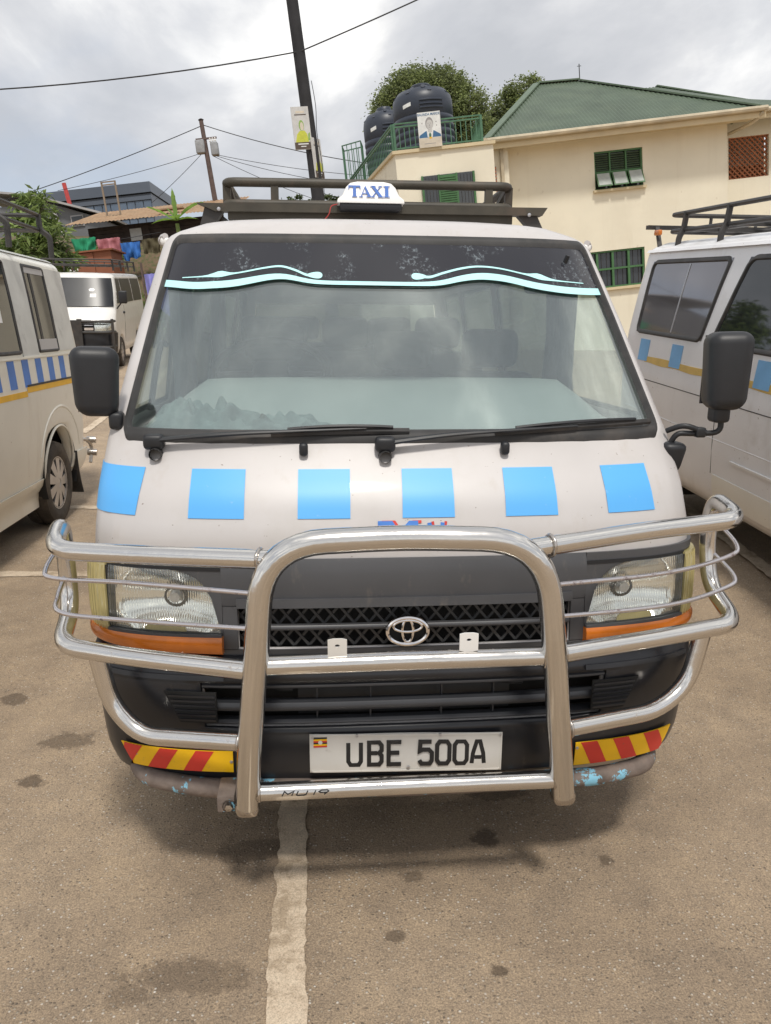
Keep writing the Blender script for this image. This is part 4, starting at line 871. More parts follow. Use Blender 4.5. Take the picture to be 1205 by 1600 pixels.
# cloth lying crumpled on the dashboard
mb = MB()
def clothp(h):
    def g(u, v):
        x = -.745+.60*u; y = V.fx(x, 1.25).y+.045+.22*v*(1-.45*u); e = min(1, 6*u, 6*(1-u))*min(1, 5*v, 4*(1-v))
        q = Vector((x*9, y*16, 2.2)); z = dashz(.36*v)+.008+e*(.05+.075*abs(noise.noise(q))+.055*abs(noise.noise(q*2.3))+.025*noise.noise(q*4.6)+.07*math.exp(-((u-.04)/.08)**2))*(1-.55*u)
        return Vector((x+.02*noise.noise(q*1.3), y+.02*noise.noise(q*1.7), z+h))
    return g
mb.slab(90, 40, clothp(0), clothp(-.004)); o = mb.build('dashboard_cloth', 'cloth', smooth=80); o.matrix_world = LOT.copy()
tag(o, 'crumpled grey-green cloth lying on the dashboard behind the windscreen', 'cloth')

# ---- roof rack
rk = empty('roof_rack', None, van)
def rt_(name, pts, r, m='rack'): mb = MB(); mb.tube(pts, r, 10); return mb.build(name, m, rk)
RY0, RY1 = 1.35, 4.0
rt_('top_rail', fillet([(-.575, RY1, 2.10), (-.580, RY0, 2.105), (.548, RY0, 2.11), (.545, RY1, 2.10), (-.575, RY1, 2.10)], .05), .0175)
rt_('base_rail', fillet([(-.575, RY1, 2.025), (-.580, RY0-.01, 2.025), (.548, RY0-.01, 2.03), (.545, RY1, 2.025), (-.575, RY1, 2.025)], .05), .0165)
for x, y in ((-.39, RY0), (.46, RY0), (-.578, RY0+.03), (.548, RY0+.03), (-.578, 2.0), (.548, 2.0), (-.578, 2.7), (.548, 2.7), (-.578, 3.4), (.548, 3.4), (-.2, RY1), (.2, RY1)):
    mb = MB(); mb.box((x, y, 2.067), (.03, .022, .085)); mb.build('post', 'rack', rk)
for x, dx_ in ((-.57, .0), (.54, .0)): mb = MB(); mb.bar((x, RY0+.02, 2.10), (x, RY0+.32, 2.03), .02); mb.build('corner_brace', 'rack', rk)
for z, y, hw in ((2.012, RY0-.045, .685), ):
    mb = MB(); mb.add([(-hw, y-.025, z+.005), (hw, y-.025, z+.012), (hw-.02, y-.025, z-.018), (-hw+.07, y-.025, z-.024), (-hw, y+.025, z+.005), (hw, y+.025, z+.012), (hw-.02, y+.025, z-.018), (-hw+.07, y+.025, z-.024)], [(0, 1, 2, 3), (7, 6, 5, 4), (0, 4, 5, 1), (1, 5, 6, 2), (2, 6, 7, 3), (3, 7, 4, 0)]); mb.build('front_crossbar', 'rack', rk)
mb = MB(); mb.box((-.01, RY0-.02, 1.978), (1.12, .05, .030)); mb.build('lower_crossbar', 'rack', rk)
for k in range(8): mb = MB(); mb.box((-.015, RY0+.25+k*.34, 2.005), (1.15, .07, .014)); mb.build('deck_slat', 'rack', rk)
for x, sg in ((-.60, -1), (.61, 1)):
    for y in (RY0-.045, 2.3, 3.6):
        mb = MB(); mb.add([(x-.055, y-.008, 2.01), (x+.03, y-.008, 2.01), (x+sg*.055+.02, y-.008, 1.925), (x+sg*.055-.025, y-.008, 1.925)]+[(x-.055, y+.03, 2.01), (x+.03, y+.03, 2.01), (x+sg*.055+.02, y+.03, 1.925), (x+sg*.055-.025, y+.03, 1.925)], [(0, 1, 2, 3), (7, 6, 5, 4), (0, 4, 5, 1), (1, 5, 6, 2), (2, 6, 7, 3), (3, 7, 4, 0)]); ft = mb.build('foot', 'rackdark', rk)
        mb = MB(); mb.lathe([(0, -.006), (.007, -.004), (.008, 0)], 8, 'y', (x+.0, y-.03, 1.995)); mb.build('bolt', 'alloy', rk)
# ---- TAXI sign on the front crossbar
ts = empty('taxi_sign', LOT @ Matrix.Translation((-.022, 1.245, 2.004))); tag(ts, 'white TAXI roof sign with blue letters on the front rack bar', 'taxi sign')
def sg_shape(v): return v
mb = MB()
prof = [(-.128, .012), (-.126, .026), (-.108, .040), (-.094, .070), (-.078, .086), (-.05, .0915), (.05, .0915), (.078, .086), (.094, .070), (.108, .040), (.126, .026), (.128, .012)]
mb.prism(prof, lambda p: (p[0], -.048+.32*(p[1]-.012), p[1]), lambda p: (p[0], .075-.32*(p[1]-.012), p[1])); mb.build('sign_shell', 'white', ts, bevel=.004)
rbox('sign_base', 'plastic', ts, (0, .012, .002), (.236, .11, .026), .008)
def SP(u, v, h): return Vector((u, -.048+.32*(v-.012)-.0035-h, v))
qs = {'T': [(-.5, .86, .5, 1), (-.13, .0, .13, .86), (-.22, 0, -.13, .06), (.13, 0, .22, .06), (-.5, .68, -.42, .86), (.42, .68, .5, .86)], 'I': [(-.14, 0, .14, 1), (-.26, 0, -.14, .06), (.14, 0, .26, .06), (-.26, .94, -.14, 1), (.14, .94, .26, 1)]}
LW, LH, LB = .046, .042, .034
for ch, cx in (('T', -.062), ('A', -.022), ('X', .022), ('I', .060)):
    mb = MB(); polys = []
    if ch in qs: polys = [[(a, b), (c, b), (c, d), (a, d)] for a, b, c, d in qs[ch]]
    elif ch == 'A': polys = [[(.02, 1), (-.05, .86), (-.36, .06), (-.28, .06)], [(.02, 1), (-.05, .86), (.22, .06), (.46, .06)], [(-.22, .28), (.18, .28), (.15, .35), (-.19, .35)], [(-.5, 0), (-.18, 0), (-.18, .06), (-.5, .06)], [(.1, 0), (.56, 0), (.56, .06), (.1, .06)]]
    else: polys = [[(-.44, .94), (-.16, .94), (.46, .06), (.18, .06)], [(.28, .94), (.36, .94), (.05, .52), (.0, .56)], [(-.38, .06), (-.30, .06), (.0, .44), (-.05, .50)], [(-.54, .94), (-.06, .94), (-.06, 1), (-.54, 1)], [(.14, .94), (.48, .94), (.48, 1), (.14, 1)], [(.1, 0), (.56, 0), (.56, .06), (.1, .06)], [(-.5, 0), (-.16, 0), (-.16, .06), (-.5, .06)]]
    for k, pg in enumerate(polys): mb.prism([(cx+a*LW, LB+b*LH) for a, b in pg], lambda p, k=k: SP(p[0], p[1], .001+.0001*k), lambda p: SP(p[0], p[1], -.0006))
    mb.build('sign_letter', 'taxiblue', ts, smooth=0)
mb = MB(); mb.tube(catmull([(-.125, -.02, .01), (-.15, -.03, .0), (-.16, -.03, -.03), (-.19, -.01, -.06)], 5), .002, 5); mb.build('sign_wire', 'redpaint', ts)

# ------------------------------------------------------------------ cream minibus on the left
lv = empty('parked_minibus', LOT @ Matrix.Translation((-3.145, .60, 0))); tag(lv, 'cream minibus cut off by the left edge, with blue bars over a yellow stripe', 'minibus', 'minibuses parked beside the taxi')
A = Bus(zs=1.09, arches=(1.45, 3.84), aR=.345, aZ=.43)
A.body('cream', lv)
for a, b in ((1.80, 3.205), (3.565, 4.00)):
    w_ = A.spatch('side_window', 'tint', lv, 1, lambda v, a=a, b=b: (a, b-.02*v), (1.365, 1.985), .004, .006, 10, 6)
    mb = MB(); band(mb, rloop(a-.012, b+.012, 1.355, 1.995, .03), .03, lambda y, z, h: A.side(y, z, 1, h), 0, .012); mb.build('window_seal', 'rubber', w_, smooth=50)
w_ = A.spatch('side_window', 'tint', lv, 1, (.62, 1.66), (1.365, 1.985), .004, .006, 10, 6)
M['film'] = mat('wrinkled_white_film', (.58, .58, .55), .6, var=.08, scale=5, dirt=(.3, .29, .27), dscale=4, dlo=.6, dhi=.8, bmp=.5, bscale=7)
A.spatch('film_panel', 'film', lv, 1, (3.225, 3.545), (1.34, 2.0), .006, .006, 6, 8); q = A.spatch('film_panel', 'film', lv, 1, lambda v: (4.02, 4.42+.02*v), (1.36, 1.99), .006, .006, 8, 8); q['label'] = 'rear quarter window covered with crumpled white film'
A.spatch('window_divider', 'rubber', lv, 1, (3.66, 3.70), (1.45, 1.93), .008, .004); A.spatch('window_blind', 'metalroof', lv, 1, (3.59, 3.98), (1.375, 1.455), .009, .004); A.spatch('window_blind', 'metalroof', lv, 1, (3.59, 3.98), (1.93, 1.98), .009, .004)
A.spatch('paper_notice', 'white', lv, 1, (2.66, 2.98), (1.57, 1.66), .006, .001)
mb = MB(); pts = [(A.side(2.92-.012*k+.02*(k % 2), 1.72+.026*k, 1, .006)) for k in range(8)]; mb.tube(pts, .009, 5); mb.build('sticker_scroll', 'white', lv)
for k in range(9): y = 4.30-.265*k; A.spatch('blue_bar', 'blue2', lv, 1, lambda v, y=y: (y-.065+.012*(1-v), y+.055+.012*(1-v)), (1.128, 1.318), .0025, .0025, 3, 3)
A.spatch('yellow_stripe', 'yellow', lv, 1, (1.5, 3.205), (1.062, 1.102), .0025, .0025, 14, 1); A.spatch('yellow_stripe', 'yellow', lv, 1, (3.215, 4.42), (1.088, 1.128), .0045, .0025, 12, 1)
A.spatch('side_trim', 'rubber', lv, 1, (3.22, 4.42), (1.129, 1.143), .006, .005, 12, 1); A.spatch('belt_edge', 'cream', lv, 1, (.6, 4.42), (1.325, 1.34), .010, .008, 20, 1)
A.spatch('rocker_panel', 'cream', lv, 1, (1.9, 3.46), (.20, .425), .014, .012, 14, 4); A.spatch('rear_corner_panel', 'cream', lv, 1, (4.19, 4.55), (.30, .505), .012, .012, 6, 4)
mb = MB(); mb.tube([A.side(3.87+.49*math.cos(R(t)), .46+.47*math.sin(R(t)), 1, -.010) for t in range(12, 172, 8)], .016, 10); mb.build('arch_flare', 'cream', lv)
mb = MB(); mb.tube([A.side(3.84+.35*math.cos(R(t)), .43+.35*math.sin(R(t)), 1, -.004) for t in range(-8, 189, 7)], .010, 8); mb.build('arch_lip', 'cream', lv)
for y in (1.45, 3.80):
    for sd in (-1, 1):
        wheel(lv, y, sd*(.83-.10), sd, r=.335, wd=.21, rim=.215, spokes=9)
        mb = MB(); mb.lathe([(.39, sd*.40), (.39, sd*.84)], 20, 'x', (0, y+.03, .42), a0=R(-25), a1=R(205)); mb.build('wheel_housing', 'dark', lv)
mb = MB(); mb.box((0, 2.3, .42), (1.5, 4.2, .2)); mb.build('chassis', 'dark', lv)
mb = MB(); mb.slab(4, 6, *[(lambda h: (lambda u, v: Vector((.62+.24*u, 4.20+.10*(1-v)**2+h+.01*math.sin(u*5), .14+.38*v))))(h) for h in (0, .012)]); mb.build('mud_flap', 'rubber', lv)
hk = empty('rear_bumper_bracket', None, lv)
mb = MB(); mb.tube(catmull([(.70, 4.50, .55), (.80, 4.62, .56), (.83, 4.72, .48), (.83, 4.66, .34)], 5), .016, 8); mb.build('bracket_arm', 'chrome_dull', hk)
for z in (.545, .43): mb = MB(); mb.tube([(.80, 4.70, z), (.88, 4.71, z-.005)], .030, 14); mb.build('roller', 'chrome_dull', hk)
A.spatch('roof_gutter', 'cream', lv, 1, (1.2, 4.44), (2.06, 2.082), .022, .022, 24, 1)
def rack(parent, xh, y0, y1, zb, zt, zleg, xleg, ys, m='rackdark', r=.016):
    k = empty('roof_rack', None, parent)
    def t(nm, pts, rr=r): mb = MB(); mb.tube(pts, rr, 8); return mb.build(nm, m, k)
    t('top_rail', fillet([(-xh, y0, zt), (-xh, y1, zt), (xh, y1, zt), (xh, y0, zt), (-xh, y0, zt)], .08)); t('base_rail', fillet([(-xh, y0, zb), (-xh, y1, zb), (xh, y1, zb), (xh, y0, zb), (-xh, y0, zb)], .08))
    for y in ys:
        for s in (-1, 1):
            mb = MB(); mb.tube(fillet([(s*(xh+.002), y, zt+.005), (s*(xh+.012), y, zb), (s*xleg, y, zb-.05), (s*xleg, y, zleg)], .03), .022, 6, sq=.5); mb.build('leg', m, k)
        mb = MB(); mb.box((0, y, zb), (2*xh, .05, .018)); mb.build('cross_slat', m, k)
    for x in (-.35, 0, .35): mb = MB(); mb.tube([(x, y1, zb), (x, y1, zt)], r*.8, 6); mb.build('end_post', m, k)
    for x in (-.4, -.13, .13, .4): mb = MB(); mb.box((x, (y0+y1)/2, zb+.012), (.06, y1-y0, .012)); mb.build('deck_slat', m, k)
    return k
rack(lv, .72, .9, 4.22, 2.29, 2.405, 2.08, .80, (1.0, 1.75, 2.5, 3.3, 4.18))

# ------------------------------------------------------------------ white minibus on the right
rv = empty('parked_minibus', LOT @ Matrix.Translation((3.025, -.33, .0225)) @ Matrix.Rotation(math.atan(.058), 4, 'X')); tag(rv, 'dusty white minibus at the right edge, pale blue patches on a yellow stripe', 'minibus', 'minibuses parked beside the taxi')
Bv = Bus(arches=(1.35, 4.02)); Bv.body('silver', rv)
def spane(name, m, y0f, y1f, z0, z1, n=10):
    w_ = Bv.spatch(name, m, rv, -1, lambda v: (y0f(v), y1f(v)), (z0, z1), .003, .006, n, 6)
    lp = [(y0f((z-z0)/(z1-z0))+(y1f((z-z0)/(z1-z0))-y0f((z-z0)/(z1-z0)))*t, z) for t, z in rloop(0, 1, z0-.012, z1+.012, .06)]
    mb = MB(); band(mb, lp, .035, lambda y, z, h: Bv.side(y, z, -1, h), 0, .013); mb.build('window_seal', 'rubber', w_, smooth=50); return w_
wD = spane('side_window', 'silvertint', lambda v: 3.30-.14*v, lambda v: 4.33-.03*v, 1.275, 1.775)
Bv.spatch('window_joint', 'alloy', wD, -1, lambda v: (3.74-.05*v, 3.755-.05*v), (1.30, 1.75), .006, .003)
spane('side_window', 'tint', lambda v: 1.75, lambda v: 3.19-.22*v, 1.265, 1.775); spane('side_window', 'tint', lambda v: .6, lambda v: 1.55, 1.265, 1.775)
for y0, y1 in ((4.06, 4.22), (3.53, 3.69), (2.46, 2.62), (2.95, 3.06)): Bv.spatch('blue_patch', 'blue3', rv, -1, lambda v, y0=y0, y1=y1: (y0-.01*v, y1-.01*v), (1.075, 1.228), .0042, .003, 3, 3)
Bv.spatch('yellow_stripe', 'yellow2', rv, -1, (1.2, 4.10), lambda u: (1.066+.004*math.sin(u*40), 1.112+.003*math.sin(u*23)), .0025, .0025, 40, 1)
for z, o in ((.945, .0), (.715, .0)):
    mb = MB(); mb.tube([Bv.side(y, z, -1, -.001) for y in (.8, 1.6, 2.4, 3.2, 4.0, 4.4)], .0035, 6); mb.build('crease_strip', 'rubber' if z > .9 else 'silver', rv)  # upper strip is dark to imitate the shade along a body crease
Bv.spatch('sill_trim', 'white', rv, -1, (1.6, 2.75), (.612, .628), .010, .010, 8, 1); Bv.spatch('sill_panel', 'cream', rv, -1, (1.4, 2.95), (.345, .50), .006, .006, 8, 2)
for yb in (2.98, 1.62): mb = MB(); mb.tube([Bv.side(yb, z, -1, .001) for z in (.5, .7, .9, 1.1, 1.25)], .002, 5); mb.build('door_gap', 'rubber', rv)
Bv.spatch('roof_gutter', 'silver', rv, -1, (1.3, 4.43), (1.838, 1.858), .022, .022, 24, 1)
for y in Bv.arches:
    for sd in (-1, 1):
        wheel(rv, y, sd*(.845-.12), sd); mb = MB(); mb.lathe([(.40, sd*.46), (.40, sd*.80)], 20, 'x', (0, y, .31), a0=R(-20), a1=R(200)); mb.build('wheel_housing', 'dark', rv)
mb = MB(); mb.box((0, 2.3, .42), (1.45, 4.1, .18)); mb.build('chassis', 'dark', rv)
rkr = rack(rv, .66, 1.2, 4.36, 1.985, 2.10, 1.87, .70, (1.4, 2.1, 2.75, 3.5, 4.1))
mb = MB(); mb.box((0, 4.60, 2.03), (1.46, .05, .03)); mb.build('rear_bar', 'rackdark', rkr); rbox('marker_lamp', 'orange', rkr, (-.70, 4.46, 1.985), (.03, .09, .04), .01)
for s in (-1, 1): mb = MB(); mb.bar((s*.66, 4.58, 2.03), (s*.70, 4.40, 1.88), .03, .02); mb.build('rear_strut', 'rackdark', rkr)

# ------------------------------------------------------------------ far white minibus facing the camera
fv = empty('parked_minibus', LOT @ Matrix.Translation((-5.33, 15.15, lot_rise(-5.3, 15.15))) @ Matrix.Rotation(math.atan(.058), 4, 'X') @ Matrix.Rotation(R(4), 4, 'Z')); tag(fv, 'distant white minibus with a black bull bar, facing the viewer at the far left', 'minibus', 'minibuses parked beside the taxi')
Fv = Bus(PY=[(.28, .05), (.40, 0), (.9, .03), (1.0, .06), (1.12, .16), (1.22, .28), (1.84, .72), (1.90, .80), (1.95, .92)], PW=[(.28, .76), (.4, .82), (.95, .85), (1.2, .84), (1.6, .80), (1.86, .75), (1.90, .72), (1.95, .66)], B=.3, zs=1.03)
Fv.body('farwhite', fv, thick=0)
Fv.fpatch('windscreen', 'fartint', fv, (R(-66), R(66)), (1.30, 1.875), .022, .022, 24, 12, arc=True)
Fv.fpatch('windscreen_sticker', 'white', fv, lambda v: (.36-.06*math.sin(math.pi*(.15+.7*v)), .36+.06*math.sin(math.pi*(.15+.7*v))), (1.60, 1.66), .025, .001, 2, 6)
Fv.fpatch('windscreen_sticker', 'white', fv, (.33, .45), (1.48, 1.55), .025, .001, 2, 2)
for s in (-1, 1):
    h_ = Fv.fpatch('headlight', 'reflector', fv, lambda v: (s*(.46-.03*v), s*.80), (.80, 1.00), .02, .02, 10, 4); Fv.fpatch('lens', 'lensglass', h_, lambda v: (s*(.46-.03*v), s*.80), (.80, 1.00), .03, .004, 10, 4)
    m_ = rbox('door_mirror', 'plastic', fv, (s*1.0, .45, 1.50), (.17, .11, .26), .03); mb = MB(); mb.tube([(s*.97, .45, 1.4), (s*.85, .5, 1.26)], .015, 6); mb.build('arm', 'plastic', m_)
for z in (.86, .95): Fv.fpatch('grille_bar', 'emblem', fv, (-.42, .42), (z-.025, z+.025), .03, .02, 10, 2)
Fv.fpatch('grille', 'dark', fv, (-.44, .44), (.80, 1.0), .012, .012, 10, 2); Fv.fpatch('bumper', 'bumper', fv, (R(-88), R(88)), (.33, .78), .03, .03, 24, 6, arc=True)
fb = empty('bull_bar', None, fv)
for z in (1.02, .80, .50): mb = MB(); mb.tube(fillet([(-.84, .15, z), (-.78, -.10, z), (.78, -.10, z), (.84, .15, z)], .08), .028, 8); mb.build('cross_tube', 'rackdark', fb)
for x in (-.82, -.18, .18, .82): mb = MB(); mb.box((x, -.12 if abs(x) < .5 else -.03, .74), (.09 if abs(x) < .5 else .05, .06, .66)); mb.build('upright', 'rackdark', fb)
mb = MB(); mb.box((0, -.13, .74), (.30, .03, .60)); mb.build('center_plate', 'rackdark', fb)
for a, b in ((.62, 1.38), (1.5, 2.9), (3.0, 4.3)): Fv.spatch('side_window', 'fartint', fv, 1, (a, b), (1.36, 1.88), .006, .006, 6, 4)
mb = MB(); mb.tube([Fv.side(1.45, z, 1, .001) for z in (.5, .7, .9, 1.1, 1.3)], .004, 5); mb.build('door_gap', 'rubber', fv); rbox('door_handle', 'plastic', fv, Fv.side(1.36, 1.15, 1, .015), (.03, .12, .05), .01)
for y in Fv.arches:
    for sd in (-1, 1): wheel(fv, y, sd*(.845-.12), sd); 
mb = MB(); mb.box((0, 2.3, .42), (1.45, 4.1, .18)); mb.build('chassis', 'dark', fv)
for s in (-1, 1): mb = MB(); mb.box((s*.62, .28, .22), (.3, .02, .3)); mb.build('mud_flap', 'rubber', fv)
rack(fv, .72, 1.0, 4.2, 2.16, 2.27, 2.04, .74, (1.1, 2.1, 3.1, 4.1), r=.014)

# ------------------------------------------------------------------ cream house with the green hip roof
hs = empty('cream_house', at(6, 22, -1)); tag(hs, 'cream two-storey house with green hipped metal roof and roof terrace', 'house'); HI = hs.matrix_world.inverted()
def HB(mb): mb.v = [tuple(HI @ Vector(v)) for v in mb.v]; return mb
def hbox(name, m, x, y, z, parent=hs, bevel=0, smooth=0):
    mb = MB(); mb.box(((x[0]+x[1])/2, (y[0]+y[1])/2, (z[0]+z[1])/2), (x[1]-x[0], y[1]-y[0], z[1]-z[0])); return HB(mb).build(name, m, parent, smooth=smooth, bevel=bevel)
def holed_wall(name, m, x0, x1, z0, z1, y, dep, holes):
    xs = sorted({x0, x1, *[h[0] for h in holes], *[h[1] for h in holes]}); zs = sorted({z0, z1, *[h[2] for h in holes], *[h[3] for h in holes]}); mb = MB()
    cut = lambda a, b: any(h[0] < a < h[1] and h[2] < b < h[3] for h in holes)
    for i in range(len(xs)-1):
        for j in range(len(zs)-1):
            if cut((xs[i]+xs[i+1])/2, (zs[j]+zs[j+1])/2): continue
            a, b, c, d = xs[i], xs[i+1], zs[j], zs[j+1]; mb.add([(a, y, c), (b, y, c), (b, y, d), (a, y, d)], [(0, 1, 2, 3)])
    for a, b, c, d in holes: mb.add([(a, y, c), (b, y, c), (b, y, d), (a, y, d), (a, y+dep, c), (b, y+dep, c), (b, y+dep, d), (a, y+dep, d)], [(0, 1, 5, 4), (1, 2, 6, 5), (2, 3, 7, 6), (3, 0, 4, 7)])
    mb.add([(x0, y, z0), (x0, y+6, z0), (x0, y+6, z1), (x0, y, z1), (x1, y, z0), (x1, y+6, z0), (x1, y+6, z1), (x1, y, z1)], [(0, 1, 2, 3), (4, 7, 6, 5), (1, 5, 6, 2)])
    return HB(mb).build(name, m, hs, smooth=0, weld=True)
UW = (6.57, 7.87, 4.67, 5.64); LWN = (6.10, 7.85, 2.12, 3.10)
holed_wall('front_wall', 'wall', 4.10, 10.15, -2.2, 6.05, 22, .16, [UW, LWN])
holed_wall('right_wing_wall', 'wall', 10.16, 15.5, -2.2, 6.25, 23, .2, [(10.64, 11.78, 4.71, 5.80)])
# upper window
uw = empty('window', None, hs)
hbox('pane', 'pane', (UW[0], UW[1]), (22.13, 22.14), (UW[2], UW[3]), uw)
for x in (UW[0]+.02, UW[0]+.433, UW[0]+.867, UW[1]-.02): hbox('frame_bar', 'green', (x-.02, x+.02), (22.05, 22.12), (UW[2], UW[3]), uw)
for z in (UW[2]+.02, 5.12, UW[3]-.02): hbox('frame_bar', 'green', (UW[0], UW[1]), (22.045, 22.125), (z-.02, z+.02), uw)
for k in range(3):
    x0 = UW[0]+.433*k+.03
    for j in range(8): mb = MB(); mb.box((x0+.19, 22.085, 5.17+.055*j), (.37, .05, .01), Matrix.Rotation(R(35), 3, 'X')); HB(mb).build('louvre_blade', 'louvre', uw, smooth=0)
    rt = Matrix.Rotation(R(-33), 3, 'X'); mb = MB(); mb.box(Vector((x0+.19, 22.03, 5.10))+rt @ Vector((0, 0, -.22)), (.39, .015, .44), rt); cs = HB(mb).build('open_casement', 'green', uw, smooth=0)
    mb = MB(); mb.box(Vector((x0+.19, 22.03, 5.10))+rt @ Vector((0, -.012, -.22)), (.33, .008, .38), rt); HB(mb).build('casement_pane', 'palepane', uw, smooth=0)
hbox('sill', 'trim', (UW[0]-.06, UW[1]+.06), (21.90, 22.1), (UW[2]-.06, UW[2]), uw)
# lower window
lw = empty('window', None, hs); hbox('pane', 'pane', (LWN[0], LWN[1]), (22.13, 22.14), (LWN[2], LWN[3]), lw)
for x in (6.12, 6.55, 6.98, 7.42, 7.83): hbox('frame_bar', 'green', (x-.03, x+.03), (22.04, 22.11), (LWN[2], LWN[3]), lw)
for z in (2.14, 2.62, 3.08): hbox('frame_bar', 'green', (LWN[0], LWN[1]), (22.035, 22.105), (z-.025, z+.025), lw)
for k in range(1, 12): x = 6.1+.146*k; hbox('guard_bar', 'rackdark', (x-.006, x+.006), (22.115, 22.125), (LWN[2], LWN[3]), lw)
hbox('sill', 'trim', (LWN[0]-.06, LWN[1]+.06), (21.90, 22.1), (LWN[2]-.07, LWN[2]), lw)
# lattice blocks
la = empty('lattice_screen', None, hs); hbox('lattice_backing', 'palegrey', (10.5, 12.1), (23.9, 23.95), (5.2, 6.1), la); hbox('lattice_backing', 'tile', (10.5, 12.1), (23.9, 23.95), (4.5, 5.19), la)  # pale upper panel stands in for sky light showing through the holes
for sg in (-1, 1):
    for k in range(-8, 17):
        a = Vector((10.64+.142*k, 23.10+.012*sg, 4.71)); b = a+Vector((1.09, 0, 1.09)) if sg > 0 else a+Vector((-1.09, 0, 1.09))
        def cl(p, q):
            d = q-p; t0, t1 = 0, 1
            for lo, hi in ((10.64, 11.78),):
                ta, tb_ = sorted(((lo-p.x)/d.x, (hi-p.x)/d.x)); t0 = max(t0, ta); t1 = min(t1, tb_)
            return (p+d*t0, p+d*t1) if t1-t0 > .03 else None
        r_ = cl(a, b)
        if r_: mb = MB(); mb.bar(r_[0], r_[1], .04, .03, up=(0, 1, 0)); HB(mb).build('lattice_bar', 'brick', la, smooth=0)
for zz in (4.70, 5.80): hbox('lattice_edge', 'brick', (10.64, 11.78), (23.03, 23.18), (zz-.025, zz+.025), la)
# terrace block
mb = MB(); tp = [(1.17, 20), (3.55, 20), (3.55, 27), (-.05, 26.2)]
mb.prism(tp, lambda p: (p[0], p[1], -2.2), lambda p: (p[0], p[1], 5.70)); HB(mb).build('terrace_wall', 'wall', hs, smooth=0)
mb = MB(); mb.prism([(1.11, 19.94), (3.60, 19.94), (3.6, 27.1), (-.12, 26.3)], lambda p: (p[0], p[1], 5.70), lambda p: (p[0], p[1], 5.775)); HB(mb).build('terrace_slab', 'trim', hs, smooth=0)
hbox('recess_wall', 'wall', (3.0, 4.2), (21.6, 27), (-2.2, 5.95))
rw = empty('window', None, hs); hbox('pane', 'pane', (3.62, 3.86), (21.56, 21.59), (4.74, 5.47), rw)
for j in range(9): hbox('louvre_blade', 'brick', (3.62, 3.86), (21.53, 21.555), (4.76+.08*j, 4.81+.08*j), rw)
hbox('down_pipe', 'gutter', (3.98, 4.06), (21.5, 21.58), (-1, 5.9))
tw = empty('window', None, hs); hbox('pane', 'pane', (1.77, 3.02), (19.975, 19.99), (4.20, 5.14), tw)
hbox('shutter', 'green', (2.17, 2.60), (19.94, 19.97), (4.20, 5.12), tw)
for j in range(17): hbox('louvre_blade', 'green', (2.19, 2.58), (19.915, 19.938), (4.22+.052*j, 4.25+.052*j), tw)
for x in (1.77, 2.17, 2.60, 3.02): hbox('frame_bar', 'green', (x-.025, x+.025), (19.93, 19.972), (4.20, 5.14), tw)
for k in range(1, 5): hbox('guard_bar', 'rackdark', (1.77+.08*k, 1.778+.08*k), (19.955, 19.965), (4.2, 5.1), tw); hbox('guard_bar', 'rackdark', (2.62+.08*k, 2.628+.08*k), (19.955, 19.965), (4.2, 5.1), tw)
hbox('sill', 'trim', (1.7, 3.1), (19.88, 19.98), (4.14, 4.20), tw)
# roofs: corrugated sheets
def corr(name, a, b, fn, n, amp=.022):
    """eave from a to b; fn(t)->top point for eave fraction t; ridged sheet"""
    a, b = Vector(a), Vector(b); mb = MB(); vs = []; ts = [k/n for k in range(n+1)]; nr = None
    for k, t in enumerate(ts):
        e = a.lerp(b, t); tpnt = Vector(fn(t)); up = Vector((0, 0, amp if k % 2 else 0)); vs += [e+up, e.lerp(tpnt, .5)+up, tpnt+up]
    fs = []
    for k in range(n): fs += [(3*k, 3*k+3, 3*k+4, 3*k+1), (3*k+1, 3*k+4, 3*k+5, 3*k+2)]
    mb.add(vs, fs); return HB(mb).build(name, 'roof', hs, smooth=0, recalc=False)
E1, E2, R1, R2, E4, E3 = Vector((3.62, 21.3, 6.08)), Vector((10.72, 21.3, 6.14)), Vector((5.86, 25, 8.23)), Vector((7.12, 25, 8.2)), Vector((3.62, 28.7, 6.08)), Vector((10.72, 28.7, 6.1))
def topf(t):
    x = E1.x+(E2.x-E1.x)*t
    if x < R1.x: f = (x-E1.x)/(R1.x-E1.x); return E1.lerp(R1, f)
    if x > R2.x: f = (E2.x-x)/(E2.x-R2.x); return E2.lerp(R2, f)
    return R1.lerp(R2, (x-R1.x)/(R2.x-R1.x))
corr('roof_slope', E1, E2, topf, 142)
def topl(t): y = E4.y+(E1.y-E4.y)*t; return E1.lerp(R1, (y-E1.y)/(R1.y-E1.y)) if y < R1.y else E4.lerp(R1, (E4.y-y)/(E4.y-R1.y))
corr('roof_slope', E4, E1, topl, 110)
def topr(t): y = E2.y+(E3.y-E2.y)*t; return E2.lerp(R2, (y-E2.y)/(R2.y-E2.y)) if y < R2.y else E3.lerp(R2, (E3.y-y)/(E3.y-R2.y))
corr('roof_slope', E2, E3, topr, 90)
for p, q in ((E1, R1), (E2, R2), (R1, R2)): mb = MB(); mb.bar(p+Vector((0, 0, .03)), q+Vector((0, 0, .035)), .22, .04); HB(mb).build('ridge_cap', 'roofcap', hs, smooth=0)
W1, W2 = Vector((8.6, 22.3, 6.28)), Vector((16.5, 22.3, 6.38)); Q1, Q2 = Vector((10.16, 27.0, 8.3)), Vector((16.5, 27.0, 6.75))
corr('roof_slope', W1, W2, lambda t: W1.lerp(Vector((9.43, 27, 8.3)), t/.10) if t < .10 else Vector((9.43, 27, 8.3)).lerp(Q1, (t-.10)/.09) if t < .19 else Q1.lerp(Q2, (t-.19)/.81), 140)
